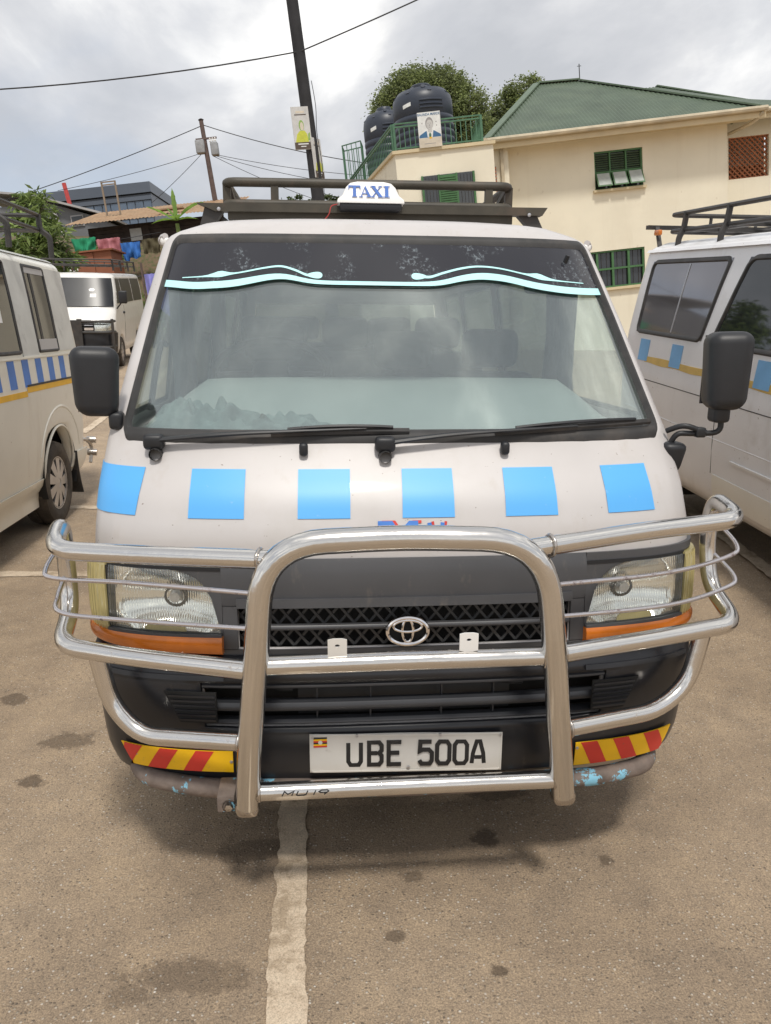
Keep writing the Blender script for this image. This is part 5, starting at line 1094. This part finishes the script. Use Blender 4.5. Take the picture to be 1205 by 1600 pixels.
mb = MB(); mb.bar(Q1+Vector((0, 0, .03)), Q2+Vector((0, 0, .03)), .2, .04); HB(mb).build('ridge_cap', 'roofcap', hs, smooth=0)
for a, b in (((3.5, 21.26, 6.05), (10.85, 21.26, 6.11)), ((3.58, 28.7, 6.05), (3.58, 21.2, 6.05)), ((10.5, 22.24, 6.27), (16.5, 22.24, 6.34))):
    mb = MB(); mb.tube([a, b], .065, 8); HB(mb).build('gutter', 'gutter', hs)
    a, b = Vector(a), Vector(b); off = Vector((0, .10, -.10)) if abs(a.x-b.x) > 1 else Vector((.1, 0, -.10)); mb = MB(); mb.bar(a+off, b+off, .03, .20); HB(mb).build('fascia_board', 'trim', hs, smooth=0)
mb = MB(); mb.add([(3.62, 21.35, 5.98), (10.7, 21.35, 5.98), (10.7, 22.02, 5.98), (4.05, 22.02, 5.98), (4.05, 28, 5.98), (3.62, 28, 5.98)], [(0, 1, 2, 3), (0, 3, 4, 5)]); HB(mb).build('soffit', 'trim', hs, smooth=0)
mb = MB(); mb.tube(catmull([(10.75, 21.3, 6.02), (10.6, 21.6, 5.85), (10.25, 22.6, 5.75), (10.2, 22.95, 5.6)], 5), .045, 6); HB(mb).build('down_pipe', 'gutter', hs)
mb = MB(); mb.tube([(7.14, 25, 8.2), (7.14, 25, 8.66)], .014, 6); mb.tube([(7.08, 25, 8.6), (7.2, 25, 8.6)], .009, 5); HB(mb).build('roof_spike', 'wire', hs)
# terrace railing
rl = empty('railing', None, hs)
def rail(a, b, h, n, skip=False):
    a, b = Vector(a), Vector(b); up = Vector((0, 0, 1))
    for z in (h, h-.07, .05): mb = MB(); mb.bar(a+up*z, b+up*z, .04, .03); HB(mb).build('rail', 'rail', rl, smooth=0)
    for k in range(1 if skip else 0, n+1):
        p = a.lerp(b, k/n); w_ = .055 if k % n == 0 else .02; mb = MB(); mb.bar(p, p+up*(h if k % n == 0 else h-.07), w_); HB(mb).build('post' if k % n == 0 else 'baluster', 'rail', rl, smooth=0)
rail((1.20, 20.02, 5.775), (3.3, 20.02, 5.775), .60, 17); rail((.05, 26, 5.775), (1.155, 20.06, 5.775), .60, 32); rail((3.3, 20.07, 5.775), (3.3, 21.5, 5.775), .6, 10, True)
cg = [(-.10, 26.0), (.48, 25.6), (.55, 26.4), (-.05, 26.7)]
for k in range(4):
    a, b = cg[k], cg[(k+1) % 4]
    for z in (7.36, 6.0): mb = MB(); mb.bar((*a, z), (*b, z), .03); HB(mb).build('cage_rail', 'rail', rl, smooth=0)
    for j in range(4): p = Vector((*a, 0)).lerp(Vector((*b, 0)), j/4); mb = MB(); mb.bar((p.x, p.y, 5.775), (p.x, p.y, 7.36), .025); HB(mb).build('cage_bar', 'rail', rl, smooth=0)
# water tanks
def tank(x, y, z, r, h, label):
    e = empty('water_tank', at(x, y, z)); tag(e, label, 'water tank', 'water tanks on the terrace'); prof = [(0, 0), (r, 0)]; n = 7; hb = h*.62
    for k in range(n): z0 = hb*k/n; prof += [(r, z0+.03), (r*1.012, z0+hb/n*.5), (r, z0+hb/n-.03), (r*.972, z0+hb/n-.015), (r*.972, z0+hb/n)]
    prof += [(r, hb+.03), (r, h*.80), (r*.96, h*.87), (r*.80, h*.945), (r*.55, h*.975), (r*.34, h*.985)]
    mb = MB(); mb.lathe(prof, 40); b_ = mb.build('shell', 'tank', e, smooth=50)
    mb = MB(); mb.lathe([(r*.34, h*.97), (r*.34, h*1.03), (r*.30, h*1.045), (0, h*1.05)], 24); mb.build('lid', 'tank', e)
    for k in range(3): mb = MB(); mb.lathe([(r*.99, h*(.66+.045*k)), (r*1.035, h*(.672+.045*k)), (r*1.035, h*(.682+.045*k)), (r*.99, h*(.695+.045*k))], 10, a0=R(-100), a1=R(-55)); mb.build('embossed_rib', 'tank', e)
    mb = MB(); mb.tube([(-.0*r, -r*.72, h*.93), (0, -r*.80, h*.955)], .055*r/.75, 12); mb.build('inlet_boss', 'tank', e)
    mb = MB(); mb.slab(6, 2, *[(lambda q: (lambda u, v: Vector((q*math.cos(R(-134+17*u)), q*math.sin(R(-134+17*u)), h*(.70+.045*v+.02*u)))))(q) for q in (r*1.012, r*1.0)]); mb.build('torn_label', 'paleprint', e)
    for k in range(8): a = 2*math.pi*k/8+.2; mb = MB(); mb.bar((r*.55*math.cos(a), r*.55*math.sin(a), h*.975), (r*.95*math.cos(a), r*.95*math.sin(a), h*.875), .12*r, .05*r); mb.build('top_rib', 'tank', e)
tank(2.17, 22.5, 5.775, .80, 1.98, 'large dark blue water tank behind the poster on the terrace'); tank(1.25, 24.7, 5.775, .66, 2.1, 'smaller dark blue water tank half hidden behind the large one')
# poster on the railing
po = empty('election_poster', at(2.045, 19.90, 5.76)); tag(po, 'white poster of a person in a blue suit leaning on the green railing', 'poster'); po.rotation_euler = (R(3), 0, R(0))
mb = MB(); mb.box((0, 0, .385), (.545, .015, .77)); mb.build('board', 'paleprint', po, smooth=0)
def flat(name, poly, m, d, par=po, th=.002): mb = MB(); mb.prism(poly, lambda p: (p[0], -.0078-d, p[1]), lambda p: (p[0], -.0076, p[1])); return mb.build(name, m, par, smooth=0)
def ell(cx, cz, a, b, n=24): return [(cx+a*math.cos(2*math.pi*k/n), cz+b*math.sin(2*math.pi*k/n)) for k in range(n)]
flat('lower_band', [(-.27, .002), (.27, .002), (.27, .21), (-.27, .21)], 'beige', .0006)
flat('jacket', [(-.265, .215), (.265, .215), (.25, .27), (.10, .36), (-.09, .36), (-.25, .27)], 'suit', .001); flat('shirt', [(-.06, .218), (.06, .218), (.085, .36), (-.075, .36)], 'paleprint', .0015); flat('tie', [(-.02, .218), (.025, .218), (.03, .28), (.0, .33), (-.025, .28)], 'rail', .002)
flat('neck', [(-.045, .33), (.05, .33), (.05, .42), (-.045, .42)], 'palegrey', .0016); flat('head', ell(.0, .52, .092, .135), 'skin', .0020); flat('face', ell(.004, .495, .078, .105), 'palegrey', .0024)
for x in (-.03, .036): flat('eye', ell(x, .52, .014, .006, 8), 'skin', .0028)
flat('mouth', ell(.003, .435, .026, .007, 8), 'skin', .0028); flat('nose', [(-.008, .465), (.014, .465), (.003, .51)], 'skin', .0028)
FR = Matrix.Rotation(R(90), 4, 'X')
text_obj('poster_text', 'BALINDA MARDE', .075, 'suit', po, Matrix.Translation((0, -.0095, .715)) @ FR, sx=.92, offset=.001)
text_obj('poster_text', 'for the people', .022, 'skin', po, Matrix.Translation((.08, -.0095, .665)) @ FR) if False else None
flat('emblem_mark', ell(.01, .205, .035, .02, 10), 'yel', .0022); flat('small_mark', [(-.20, .555), (-.17, .51), (-.15, .56), (-.17, .535)], 'skin', .001); flat('small_mark', ell(.165, .545, .016, .012, 8), 'skin', .001); flat('small_mark', ell(.17, .465, .012, .014, 8), 'skin', .001); flat('text_line', [(-.15, .075), (.12, .075), (.12, .088), (-.15, .088)], 'skin', .001)

# ------------------------------------------------------------------ trees
def tree(name, label, base, trunk_h, tr, lobes, n, size, m, limbs=6, seed=1, group=None, long=1.5, droop=0., spread=.30):
    rnd = random.Random(seed); e = empty(name, at(*base)); tag(e, label, 'tree', group); b0 = Vector(base)
    cs = [(Vector(c)-b0, Vector(r)) for c, r in lobes]; top = Vector((0, 0, trunk_h))
    mb = MB(); mb.tube(catmull([(0, 0, -.3), (.05*tr, .1, trunk_h*.4), tuple(top)], 5), [tr*(1-.4*k/10) for k in range(11)], 10)
    for c, r in cs:
        mb.tube(catmull([tuple(top*.85), tuple(top.lerp(c, .5)+Vector((rnd.uniform(-.2, .2), rnd.uniform(-.2, .2), -.1))), tuple(c)], 4), [tr*.55*(1-.8*k/8) for k in range(9)], 7)
        for k in range(limbs):
            a = rnd.uniform(0, 6.28); q = c+Vector((math.cos(a)*r.x*.8, math.sin(a)*r.y*.8, rnd.uniform(-.4, .7)*r.z)); mb.tube([tuple(c.lerp(top, .25)), tuple(c.lerp(q, .5)+Vector((0, 0, .05))), tuple(q)], [tr*.22, tr*.14, tr*.05], 5)
    mb.build('trunk', 'bark', e, smooth=50)
    vs, fs = [], []; vol = [r.x*r.y*r.z for c, r in cs]; tot = sum(v**.67 for v in vol)
    for (c, r), vv in zip(cs, vol):
        cnt = int(n*vv**.67/tot); ncl = max(6, cnt//26)
        for k in range(ncl):
            d = Vector((rnd.gauss(0, 1), rnd.gauss(0, 1), rnd.gauss(0, 1))).normalized(); rr = rnd.uniform(.55, 1.0)**.5
            cc = c+Vector((d.x*r.x, d.y*r.y, d.z*r.z))*rr; cr = spread*min(r)*rnd.uniform(.6, 1.25)
            for j in range(cnt//ncl):
                p = cc+Vector((rnd.gauss(0, .5), rnd.gauss(0, .5), rnd.gauss(0, .42)))*cr
                ax = Vector((rnd.gauss(0, 1), rnd.gauss(0, 1), rnd.gauss(0, .5)-droop)).normalized(); sd = ax.cross(Vector((rnd.gauss(0, 1), rnd.gauss(0, 1), rnd.gauss(0, 1)))).normalized(); s = size*rnd.uniform(.6, 1.3)
                nr = ax.cross(sd)*s*.12; o = len(vs); vs += [p, p+ax*s*long*.5+sd*s*.36+nr, p+ax*s*long, p+ax*s*long*.5-sd*s*.36+nr]; fs += [(o, o+1, o+2), (o, o+2, o+3)]
    mb = MB(); mb.v = [tuple(v) for v in vs]; mb.f = fs; mb.build('crown', m, e, smooth=0, recalc=False); return e
tree('broadleaf_tree', 'large rounded green tree behind the terrace water tanks', (3.0, 30, 1.0), 6.2, .3, [((3.0, 30, 9.1), (1.5, 1.5, 1.35)), ((1.95, 30, 8.9), (.95, 1.1, 1.2)), ((4.2, 30, 8.7), (1.05, 1.2, 1.25)), ((2.6, 30.2, 9.6), (1.1, 1.1, .95)), ((3.6, 30, 9.5), (1.0, 1.1, .9)), ((1.5, 30.2, 8.4), (.55, .8, .7)), ((4.8, 30.3, 8.2), (.55, .8, .8))], 60000, .070, 'leaf1', seed=4, spread=.27)
tree('broadleaf_tree', 'dark leafy tree rising behind the left end of the green roof', (7.2, 34, 1.0), 7.0, .3, [((7.5, 34, 10.2), (.85, 1, .75)), ((6.7, 34, 9.9), (.6, .8, .6)), ((8.2, 34, 9.9), (.5, .7, .6)), ((6.2, 34, 9.4), (.45, .7, .5)), ((7.3, 34, 9.2), (1.3, 1, .9))], 15000, .09, 'leaf1', seed=8, spread=.36)
tree('mango_tree', 'leafy mango tree behind the cream minibus at the left edge', (-8.2, 21, .9), 3.0, .16, [((-8.0, 21, 5.45), (.42, .5, .62)), ((-8.45, 21.1, 4.9), (.6, .6, .6)), ((-7.75, 20.9, 4.8), (.40, .5, .55)), ((-9.0, 21.2, 4.4), (.6, .6, .5)), ((-8.1, 21, 4.2), (.6, .6, .5)), ((-7.45, 21, 4.4), (.22, .3, .3))], 3800, .10, 'mango', seed=11, long=2.6, droop=.55, spread=.42)
for x, y, z, r, lb, sd in ((-4.6, 58, 10.5, 1.0, 'far dark tree left of the tarred pole', 21), (-2.2, 60, 10.7, 1.2, 'far dark tree seen beside the TAXI sign', 22), (-.6, 60, 10.4, 1.6, 'far dark tree just left of the railing cage', 23)):
    tree('distant_tree', lb, (x, y, ground_z(x, y)), 1.2, .15, [((x, y, z), (r, r, .9)), ((x+r*.7, y, z+.6), (r*.5, r*.5, .55)), ((x-r*.7, y, z+.3), (r*.5, r*.5, .5))], 1500, .2, 'leaf2', limbs=3, seed=sd, group='distant trees on the hill')
# banana plant
bn = empty('banana_plant', at(-6.55, 30.6, ground_z(-6.55, 30.6))); tag(bn, 'banana plant with broad green leaves in front of the wooden shack', 'plant'); bz = ground_z(-6.55, 30.6)
mb = MB(); mb.tube([(0, 0, 0), (.02, 0, 2.4), (0, 0, 6.35-bz)], [.14, .11, .07], 10); mb.build('stem', 'mango', bn)
def bleaf(a, el, L, wd, drp, seed):
    mb = MB(); d = Vector((math.cos(a), math.sin(a), 0)); sdv = Vector((-math.sin(a), math.cos(a), 0)); n = 16; rnd = random.Random(seed); vs = []
    for k in range(n+1):
        t = k/n; p = Vector((0, 0, 6.45-bz))+d*(L*t*math.cos(el))+Vector((0, 0, L*t*math.sin(el)-drp*L*t*t)); w_ = wd*math.sin(min(1, t*1.15+.03)*math.pi)**.7*rnd.uniform(.75, 1.05)
        vs += [p+sdv*w_+Vector((0, 0, .35*w_)), p, p-sdv*w_+Vector((0, 0, .35*w_))]
    mb.add(vs, [f for k in range(n) for f in ((3*k, 3*k+1, 3*k+4, 3*k+3), (3*k+1, 3*k+2, 3*k+5, 3*k+4))]); mb.build('leaf', 'banana', bn, smooth=0, recalc=False)
for a, el, L, wd, dr, sd in ((R(178), R(34), 1.5, .26, .10, 1), (R(5), R(40), 1.7, .24, .30, 2), (R(95), R(86), 1.35, .10, 0, 3), (R(190), R(15), 1.1, .15, .35, 4), (R(-10), R(12), 1.0, .14, .3, 5), (R(250), R(20), .8, .14, .3, 6), (R(300), R(25), .8, .13, .3, 7), (R(160), R(60), .8, .12, .15, 8)): bleaf(a, el, L, wd, dr, sd)

# ------------------------------------------------------------------ poles, signs and cables
def gz(x, y): return ground_z(x, y)
p = empty('utility_pole', at(-.70, 18, gz(-.7, 18))); tag(p, 'thick black tarred pole with two poster boards, rising behind the taxi', 'pole'); z0 = gz(-.7, 18)
mb = MB(); mb.tube([(.0, 0, -.3), (-.02, 0, 5), (-.12, 0, 12-z0)], [.155, .132, .11], 14); mb.build('shaft', 'pole', p)
mb = MB(); mb.tube(catmull([(.14, -.05, 6.9-z0), (.17, -.06, 6.4-z0), (.13, -.05, 5.9-z0), (.16, -.05, 5.3-z0), (.13, -.04, 4.6-z0)], 4), .008, 5); mb.build('loose_cable', 'wire', p)
def board(lbl, x, y, z, rz, w_, h, seed, lean=0.):
    b = empty('poster_board', at(x, y, z)); b.rotation_euler = (0, R(lean), R(rz)); tag(b, lbl, 'poster', 'poster boards on the pole'); mb = MB(); mb.box((0, 0, h/2), (w_, .03, h)); mb.build('board', 'palegrey', b, smooth=0)
    def fl(nm, poly, m, d): mb = MB(); mb.prism([(a*w_, c*h) for a, c in poly], lambda q: (q[0], -.0155-d, q[1]), lambda q: (q[0], -.0152, q[1])); mb.build(nm, m, b, smooth=0)
    fl('dark_band', [(-.49, .005), (.49, .005), (.49, .17), (-.49, .17)], 'brownprint', .001); fl('shirt', [(-.42, .172), (.34, .172), (.28, .36), (.14, .44), (-.12, .44), (-.3, .36)], 'lime', .001); fl('head', [(a*1.0, c) for a, c in ell(0, .56, .15, .13, 14)], 'greenprint', .0015); fl('face', ell(.02, .54, .10, .10, 14), 'beige', .002); fl('leaf_mark', [(.3, .2), (.42, .22), (.45, .4), (.34, .36)], 'greenprint', .0012)
    fl('title_line', [(-.34, .80), (.34, .80), (.34, .825), (-.34, .825)], 'brownprint', .001); fl('title_line', [(-.25, .85), (.25, .85), (.25, .90), (-.25, .90)], 'beige', .001); fl('text_line', [(-.3, .115), (.3, .115), (.3, .14), (-.3, .14)], 'paleprint', .0018); fl('text_line', [(-.15, .06), (.15, .06), (.15, .08), (-.15, .08)], 'paleprint', .0018)
board('lime green and white poster board facing us, upper of two on the pole', -.88, 17.82, 5.55, 12, .37, .84, 1); board('narrow-looking poster board turned sideways, lower of two on the pole', -.615, 17.98, 4.98, 62, .36, .80, 2, -1.5)
sp_ = empty('utility_pole', at(-6.50, 40, gz(-6.5, 40))); tag(sp_, 'thin weathered wooden pole with a transformer box in the distance', 'pole'); z0 = gz(-6.5, 40)
mb = MB(); mb.tube([(0, 0, -.3), (-.04, 0, 8-z0), (-.17, 0, 12.3-z0)], [.16, .13, .10], 10); mb.build('shaft', 'wood', sp_); rbox('transformer', 'transf', sp_, (-.36, -.1, 11.1-z0), (.42, .4, .6), .05); rbox('transformer', 'transf', sp_, (.30, -.1, 10.95-z0), (.34, .4, .6), .05)
for k in range(3): mb = MB(); mb.lathe([(.03, 0), (.05, .05), (.03, .1), (.05, .15), (0, .2)], 8, 'z', (.15+.12*k, -.2, 11.25-z0)); mb.build('insulator', 'white', sp_)
mb = MB(); mb.box((-.04, -.08, 11.45-z0), (1.0, .08, .08)); mb.build('cross_arm', 'wood', sp_); mb = MB(); mb.lathe([(.12, 0), (.14, .03), (.06, .08)], 8, 'z', (-.17, 0, 12.28-z0)); mb.build('cap', 'wire', sp_)
def cable(lbl, a, b, sag, r, n=14):
    a, b = Vector(a), Vector(b); mb = MB(); mb.tube([a.lerp(b, k/n)-a-Vector((0, 0, sag*4*(k/n)*(1-k/n))) for k in range(n+1)], r, 5); o = mb.build('overhead_cable', 'wire'); o.location = a; return tag(o, lbl, 'cable', 'overhead cables')
cable('black cable from the tarred pole out over the left edge of the sky', (-.80, 17.9, 7.46), (-12, 17.9, 7.8), .28, .015); cable('black cable from the tarred pole up over the right of the sky', (-.72, 17.9, 7.46), (4.0, 17.9, 8.85), .03, .015)
cable('cable from the top of the transformer pole down to the far left', (-6.67, 40, 12.05), (-24, 40, 8.6), .35, .02); cable('cable from the top of the transformer pole behind the poster boards', (-6.67, 40, 12.1), (4.0, 40, 9.0), .35, .02)
for a, b, s, l in (((-6.3, 40, 10.75), (4, 40, 8.6), .25, 'upper thin cable running right from the transformer box'), ((-6.3, 40, 10.7), (2.5, 40, 8.2), .25, 'lower thin cable running right from the transformer box'), ((-6.3, 40, 10.65), (-1.2, 40, 8.0), .12, 'steep thin cable dropping right from the transformer box'), ((-6.9, 40, 10.85), (-14, 40, 9.9), .1, 'upper thin cable running left from the transformer box'), ((-6.9, 40, 10.8), (-9.6, 40, 8.9), .05, 'steep thin cable dropping left from the transformer box')): cable(l, a, b, s, .013)

# ------------------------------------------------------------------ hillside on the left
gh = empty('grey_house', at(-15.5, 44, gz(-15.5, 44))); tag(gh, 'grey plastered house with a sloping pale roof edge, behind the mango tree', 'house'); gz0 = gz(-15.5, 44)
def lb(par, o, name, m, x, y, z, **k): mb = MB(); mb.box(((x[0]+x[1])/2-o[0], (y[0]+y[1])/2-o[1], (z[0]+z[1])/2-o[2]), (x[1]-x[0], y[1]-y[0], z[1]-z[0])); return mb.build(name, m, par, smooth=0, **k)
go = (-15.5, 44, gz0)
mb = MB(); mb.prism([(-19.5, gz0-1), (-12.9, gz0-1), (-12.9, 8.85), (-15.2, 9.75), (-19.5, 9.9)], lambda q: (q[0]+15.5, -2, q[1]-gz0), lambda q: (q[0]+15.5, 5, q[1]-gz0)); mb.build('wall', 'grey', gh, smooth=0)
for a, b in (((-15.9, 10.15), (-12.6, 8.98)), ((-15.9, 10.15), (-19.8, 10.9))):
    mb = MB(); mb.bar((a[0]+15.5, 1.3, a[1]-gz0), (b[0]+15.5, 1.3, b[1]-gz0), 7.4, .10, up=(0, 0, 1)); mb.build('roof', 'metalroof', gh, smooth=0)
wn_ = lb(gh, go, 'window', 'metalroof', (-14.30, -13.65), (41.94, 41.98), (8.52, 9.06)); lb(gh, go, 'pane', 'pane', (-14.24, -13.71), (41.90, 41.935), (8.58, 9.0))
mb = MB(); mb.tube(catmull([(-15.05+15.5, -2.1, 9.3-gz0), (-14.85+15.5, -2.1, 8.4-gz0), (-14.75+15.5, -2.1, 7.9-gz0)], 4), .10, 8); mb.build('down_pipe', 'metalroof', gh)
o = MB(); o.tube([(0, 0, 0), (-.12, 0, 1.25)], .11, 8); rp = o.build('red_pipe', 'redpaint'); rp.location = (-14.55, 43, 9.6); tag(rp, 'leaning red pipe sticking up from the grey house roof', 'pipe')
# dark office block far away
ob = empty('office_block', at(-36, 122, gz(-36, 122))); tag(ob, 'dark blue glass office block on the skyline at the left', 'building'); oz = gz(-36, 122)
def obx(name, m, x, y, z): return lb(ob, (-36, 122, oz), name, m, x, y, z)
obx('body', 'slate', (-46, -28.8), (120, 135), (oz, 24.9)); obx('parapet', 'slate', (-46.2, -28.6), (119.5, 135.3), (25.0, 26.4))
for k in range(4):
    z = 24.6-2.35*k; obx('floor_band', 'slate', (-46.1, -28.7), (119.7, 120.05), (z-.55, z))
    for j in range(14): x = -45.6+1.2*j; obx('window_pane', 'bluepane', (x+.05, x+1.1), (119.85, 119.95), (z-2.25, z-.65))
# wooden shack with rusted roof
sk = empty('wooden_shack', at(-9, 38, gz(-9, 38))); sz0 = gz(-9, 38); tag(sk, 'dark wooden shack under a rusted iron roof behind the washing line', 'shack'); so_ = (-9, 38, sz0)
lb(sk, so_, 'core', 'dark', (-11.9, -5.9), (37.12, 40), (sz0-1, 7.55))
for k in range(12): z = 5.7+.155*k; lb(sk, so_, 'plank', 'plank', (-11.95, -6.0+.1*(k % 3)), (37.0+.02*(k % 2), 37.10), (z, z+.145))
lb(sk, so_, 'plank', 'plankpale', (-11.6, -9.9), (36.94, 36.99), (6.72, 6.78)); lb(sk, so_, 'plank', 'plankpale', (-11.9, -8.6), (36.94, 36.99), (6.18, 6.23))
w_ = lb(sk, so_, 'shutter', 'plank', (-10.35, -9.2), (36.95, 36.99), (6.35, 7.4)); lb(sk, so_, 'paper_sheet', 'palegrey', (-10.07, -9.55), (36.93, 36.948), (6.82, 7.34))
mb = MB(); n = 90; vs = []
for k in range(n+1): x = -12.6+7.4*k/n; dz = .035 if k % 2 else 0; j = .04*math.sin(k*.7); vs += [(x+9, -2.2+j, 7.58+dz-.004*k*.2-sz0), (x+9+.3, 2.2, 8.72+dz-sz0)]
mb.add(vs, [(2*k, 2*k+2, 2*k+3, 2*k+1) for k in range(n)]); mb.build('roof', 'rustroof', sk, smooth=0, recalc=False)
lb(sk, so_, 'roof_board', 'rustroof', (-8.6, -7.4), (36.2, 36.6), (7.86, 7.92))
ld = empty('roof_ladder', at(-11.0, 38, 7.9)); tag(ld, 'pale wooden ladder frame standing on the rusted shack roof', 'ladder')
for x, x2 in ((-.27, -.28), (.35, .33)): mb = MB(); mb.bar((x2+.02, 0, 0), (x, 0, 1.75), .07); mb.build('rail', 'plankpale', ld, smooth=0)
for z in (1.72, 1.60, .25): mb = MB(); mb.bar((-.3, -.02, z), (.36, -.02, z), .05); mb.build('rung', 'plankpale', ld, smooth=0)
# washing
wl = MB(); wl.tube([(-12.2, 0, .02), (-10, 0, -.12), (-8.0, 0, .0)], .012, 5); o = wl.build('washing_line', 'wire'); o.location = (0, 34, 6.62); tag(o, 'thin washing line strung in front of the wooden shack', 'line')
def washing(nm, lbl, x0, x1, zt, zb, col, seed, y=33.97):
    rnd = random.Random(seed); f = fabric('fabric_'+nm, col); ph = rnd.random()*6; mb = MB(); W_ = x1-x0; H_ = zt-zb
    def sf(h):
        def g(u, v):
            q = Vector((u*4+seed*3.1, v*1.6, seed)); n_ = noise.noise(q); n2 = noise.noise(Vector((u*9+seed, v*1.1, 5.5)))
            return Vector((W_*(u-.5)*(1-.14*(1-v)*(1+n_))+.05*n_*(1-v), -.05-.16*n_-.10*n2*(1.2-v)-h, H_*(v-1)*(1+.35*noise.noise(Vector((u*2.6, seed*1.7, 0))))-.05*abs(n2)*v))
        return g
    mb.slab(36, 12, sf(0), sf(.006)); mb.slab(36, 6, lambda u, v: sf(0)(u, 1-.7*(1-v))+Vector((0, .1, 0)), lambda u, v: sf(.006)(u, 1-.7*(1-v))+Vector((0, .1, 0))); M['tmp'] = f; o = mb.build(nm, 'tmp', smooth=60); o.location = ((x0+x1)/2, y, zt); return tag(o, lbl, 'laundry', 'washing on the line')
washing('hanging_cloth', 'green cloth on the washing line, leftmost of four', -11.70, -10.72, 6.72, 6.12, (.02, .26, .13), 1); washing('hanging_shirt', 'faded pink garment on the washing line', -10.70, -9.72, 6.60, 5.95, (.48, .19, .22), 2)
washing('hanging_cloth', 'bright blue cloth on the washing line', -9.72, -8.92, 6.36, 5.70, (.04, .16, .48), 3); washing('hanging_trousers', 'olive brown garment on the washing line, rightmost of four', -8.86, -8.08, 6.42, 5.78, (.09, .075, .04), 4)
washing('hanging_sheet', 'violet striped sheet hung over the fence beside the taxi', -7.38, -6.62, 4.42, 3.2, (.22, .22, .55), 5, 27.9)
# brown board hut, fence and clutter
cb = empty('brown_kiosk', at(-10.6, 33, gz(-10.6, 33))); kz = gz(-10.6, 33); tag(cb, 'low red-brown boarded kiosk above the far minibus roof', 'kiosk'); ko = (-10.6, 33, kz)
lb(cb, ko, 'panel', 'cabinet', (-11.6, -10.32), (32.0, 33.5), (kz-.5, 5.86)); lb(cb, ko, 'panel', 'cabinet', (-10.31, -9.62), (32.03, 33.5), (kz-.5, 5.88)); lb(cb, ko, 'roof', 'cabinet', (-11.7, -9.5), (31.9, 33.7), (5.88, 5.94))
for x, z in ((-11.42, 5.2), (-11.18, 5.22)): lb(cb, ko, 'paper_sheet', 'paleprint', (x, x+.2), (31.96, 31.99), (z, z+.44))
fz = lambda x: gz(x, 29.2)
fn_ = empty('metal_fence', at(-5, 29.2, fz(-5))); tag(fn_, 'thin metal bar fence along the back of the car park', 'fence'); f0 = fz(-5)
for k in range(75): x = -9.6+.13*k; mb = MB(); mb.box((x+5, 0, fz(x)-f0+.55), (.022, .022, 1.15)); mb.build('bar', 'rackdark', fn_, smooth=0)
for h in (.15, 1.0): mb = MB(); mb.bar((-9.6+5, 0, fz(-9.6)-f0+h), (.1+5, 0, fz(.1)-f0+h), .035); mb.build('rail', 'rackdark', fn_, smooth=0)
for x, h in ((-7.5, 2.9), (-6.9, 2.8)): mb = MB(); mb.bar((x+5, -1.2, gz(x, 28)-f0), (x+5.05, -1.2, gz(x, 28)-f0+h), .06); mb.build('post', 'wood', fn_, smooth=0)
mb = MB(); mb.bar((-8.5+5, -1.2, 4.32-f0), (-6.4+5, -1.2, 4.45-f0), .05); mb.build('rail', 'rackdark', fn_, smooth=0)
for x, y, z, sx, sy, lbl, s in ((-8.1, 31.2, 3.6, .8, .5, 'green bush behind the far minibus', 41), (-7.1, 32.5, 5.1, .45, .4, 'yellow-green shrub below the olive garment', 42), (-10.8, 35.2, 5.9, .7, .5, 'low shrub under the green cloth', 43), (-5.8, 31.5, 3.2, .8, .7, 'green bush behind the fence bars', 44), (-12.3, 33.5, 5.6, .7, .7, 'shrub between the mango tree and the brown kiosk', 45), (-6.9, 30.2, 2.8, .5, .6, 'small bush below the violet sheet', 46)):
    tree('shrub', lbl, (x, y, gz(x, y)), max(.3, z-gz(x, y)-.3), .04, [((x, y, z), (sx, sx, sy)), ((x+sx*.5, y, z-.2), (sx*.6, sx*.6, sy*.7))], 700, .13, 'mango', limbs=3, seed=s, group='shrubs on the bank', long=1.8, spread=.5)['category'] = 'shrub'
# roofs further up the hill
for x0, x1, y, zb, zt, m, lbl in ((-6.2, -3.6, 50, 9.6, 10.25, 'rustroof', 'pale rusted hip roof left of the tarred pole'), (-3.4, 1.5, 52, 9.5, 10.1, 'tile', 'red-brown roof on the hill behind the TAXI sign'), (-9.5, -5.2, 46, 8.0, 8.7, 'tile', 'red-brown roof on the hill above the banana plant'), (-4.5, 3.5, 44, 7.6, 8.35, 'rustroof', 'rusted roof seen under the taxi roof rack')):
    hz = gz((x0+x1)/2, y); h_ = empty('hill_house', at((x0+x1)/2, y, hz)); tag(h_, lbl, 'house', 'houses on the hill'); o_ = ((x0+x1)/2, y, hz)
    lb(h_, o_, 'wall', 'wall', (x0+.3, x1-.3), (y-1.5, y+2.5), (hz-1, zb)); mb = MB(); L_ = (x1-x0)/2
    mb.add([(-L_, -2, zb-hz), (L_, -2, zb-hz), (L_, 3, zb-hz), (-L_, 3, zb-hz), (-L_+.9, .5, zt-hz), (L_-.9, .5, zt-hz)], [(0, 1, 5, 4), (1, 2, 5), (2, 3, 4, 5), (3, 0, 4), (0, 3, 2, 1)]); mb.build('roof', m, h_, smooth=0)
    for k in range(max(1, int(L_))): x = -L_+.8+k*1.6; mb = MB(); mb.box((x, -1.53-0, zb-hz-.9), (.7, .05, .7)); mb.build('window', 'pane', h_, smooth=0)
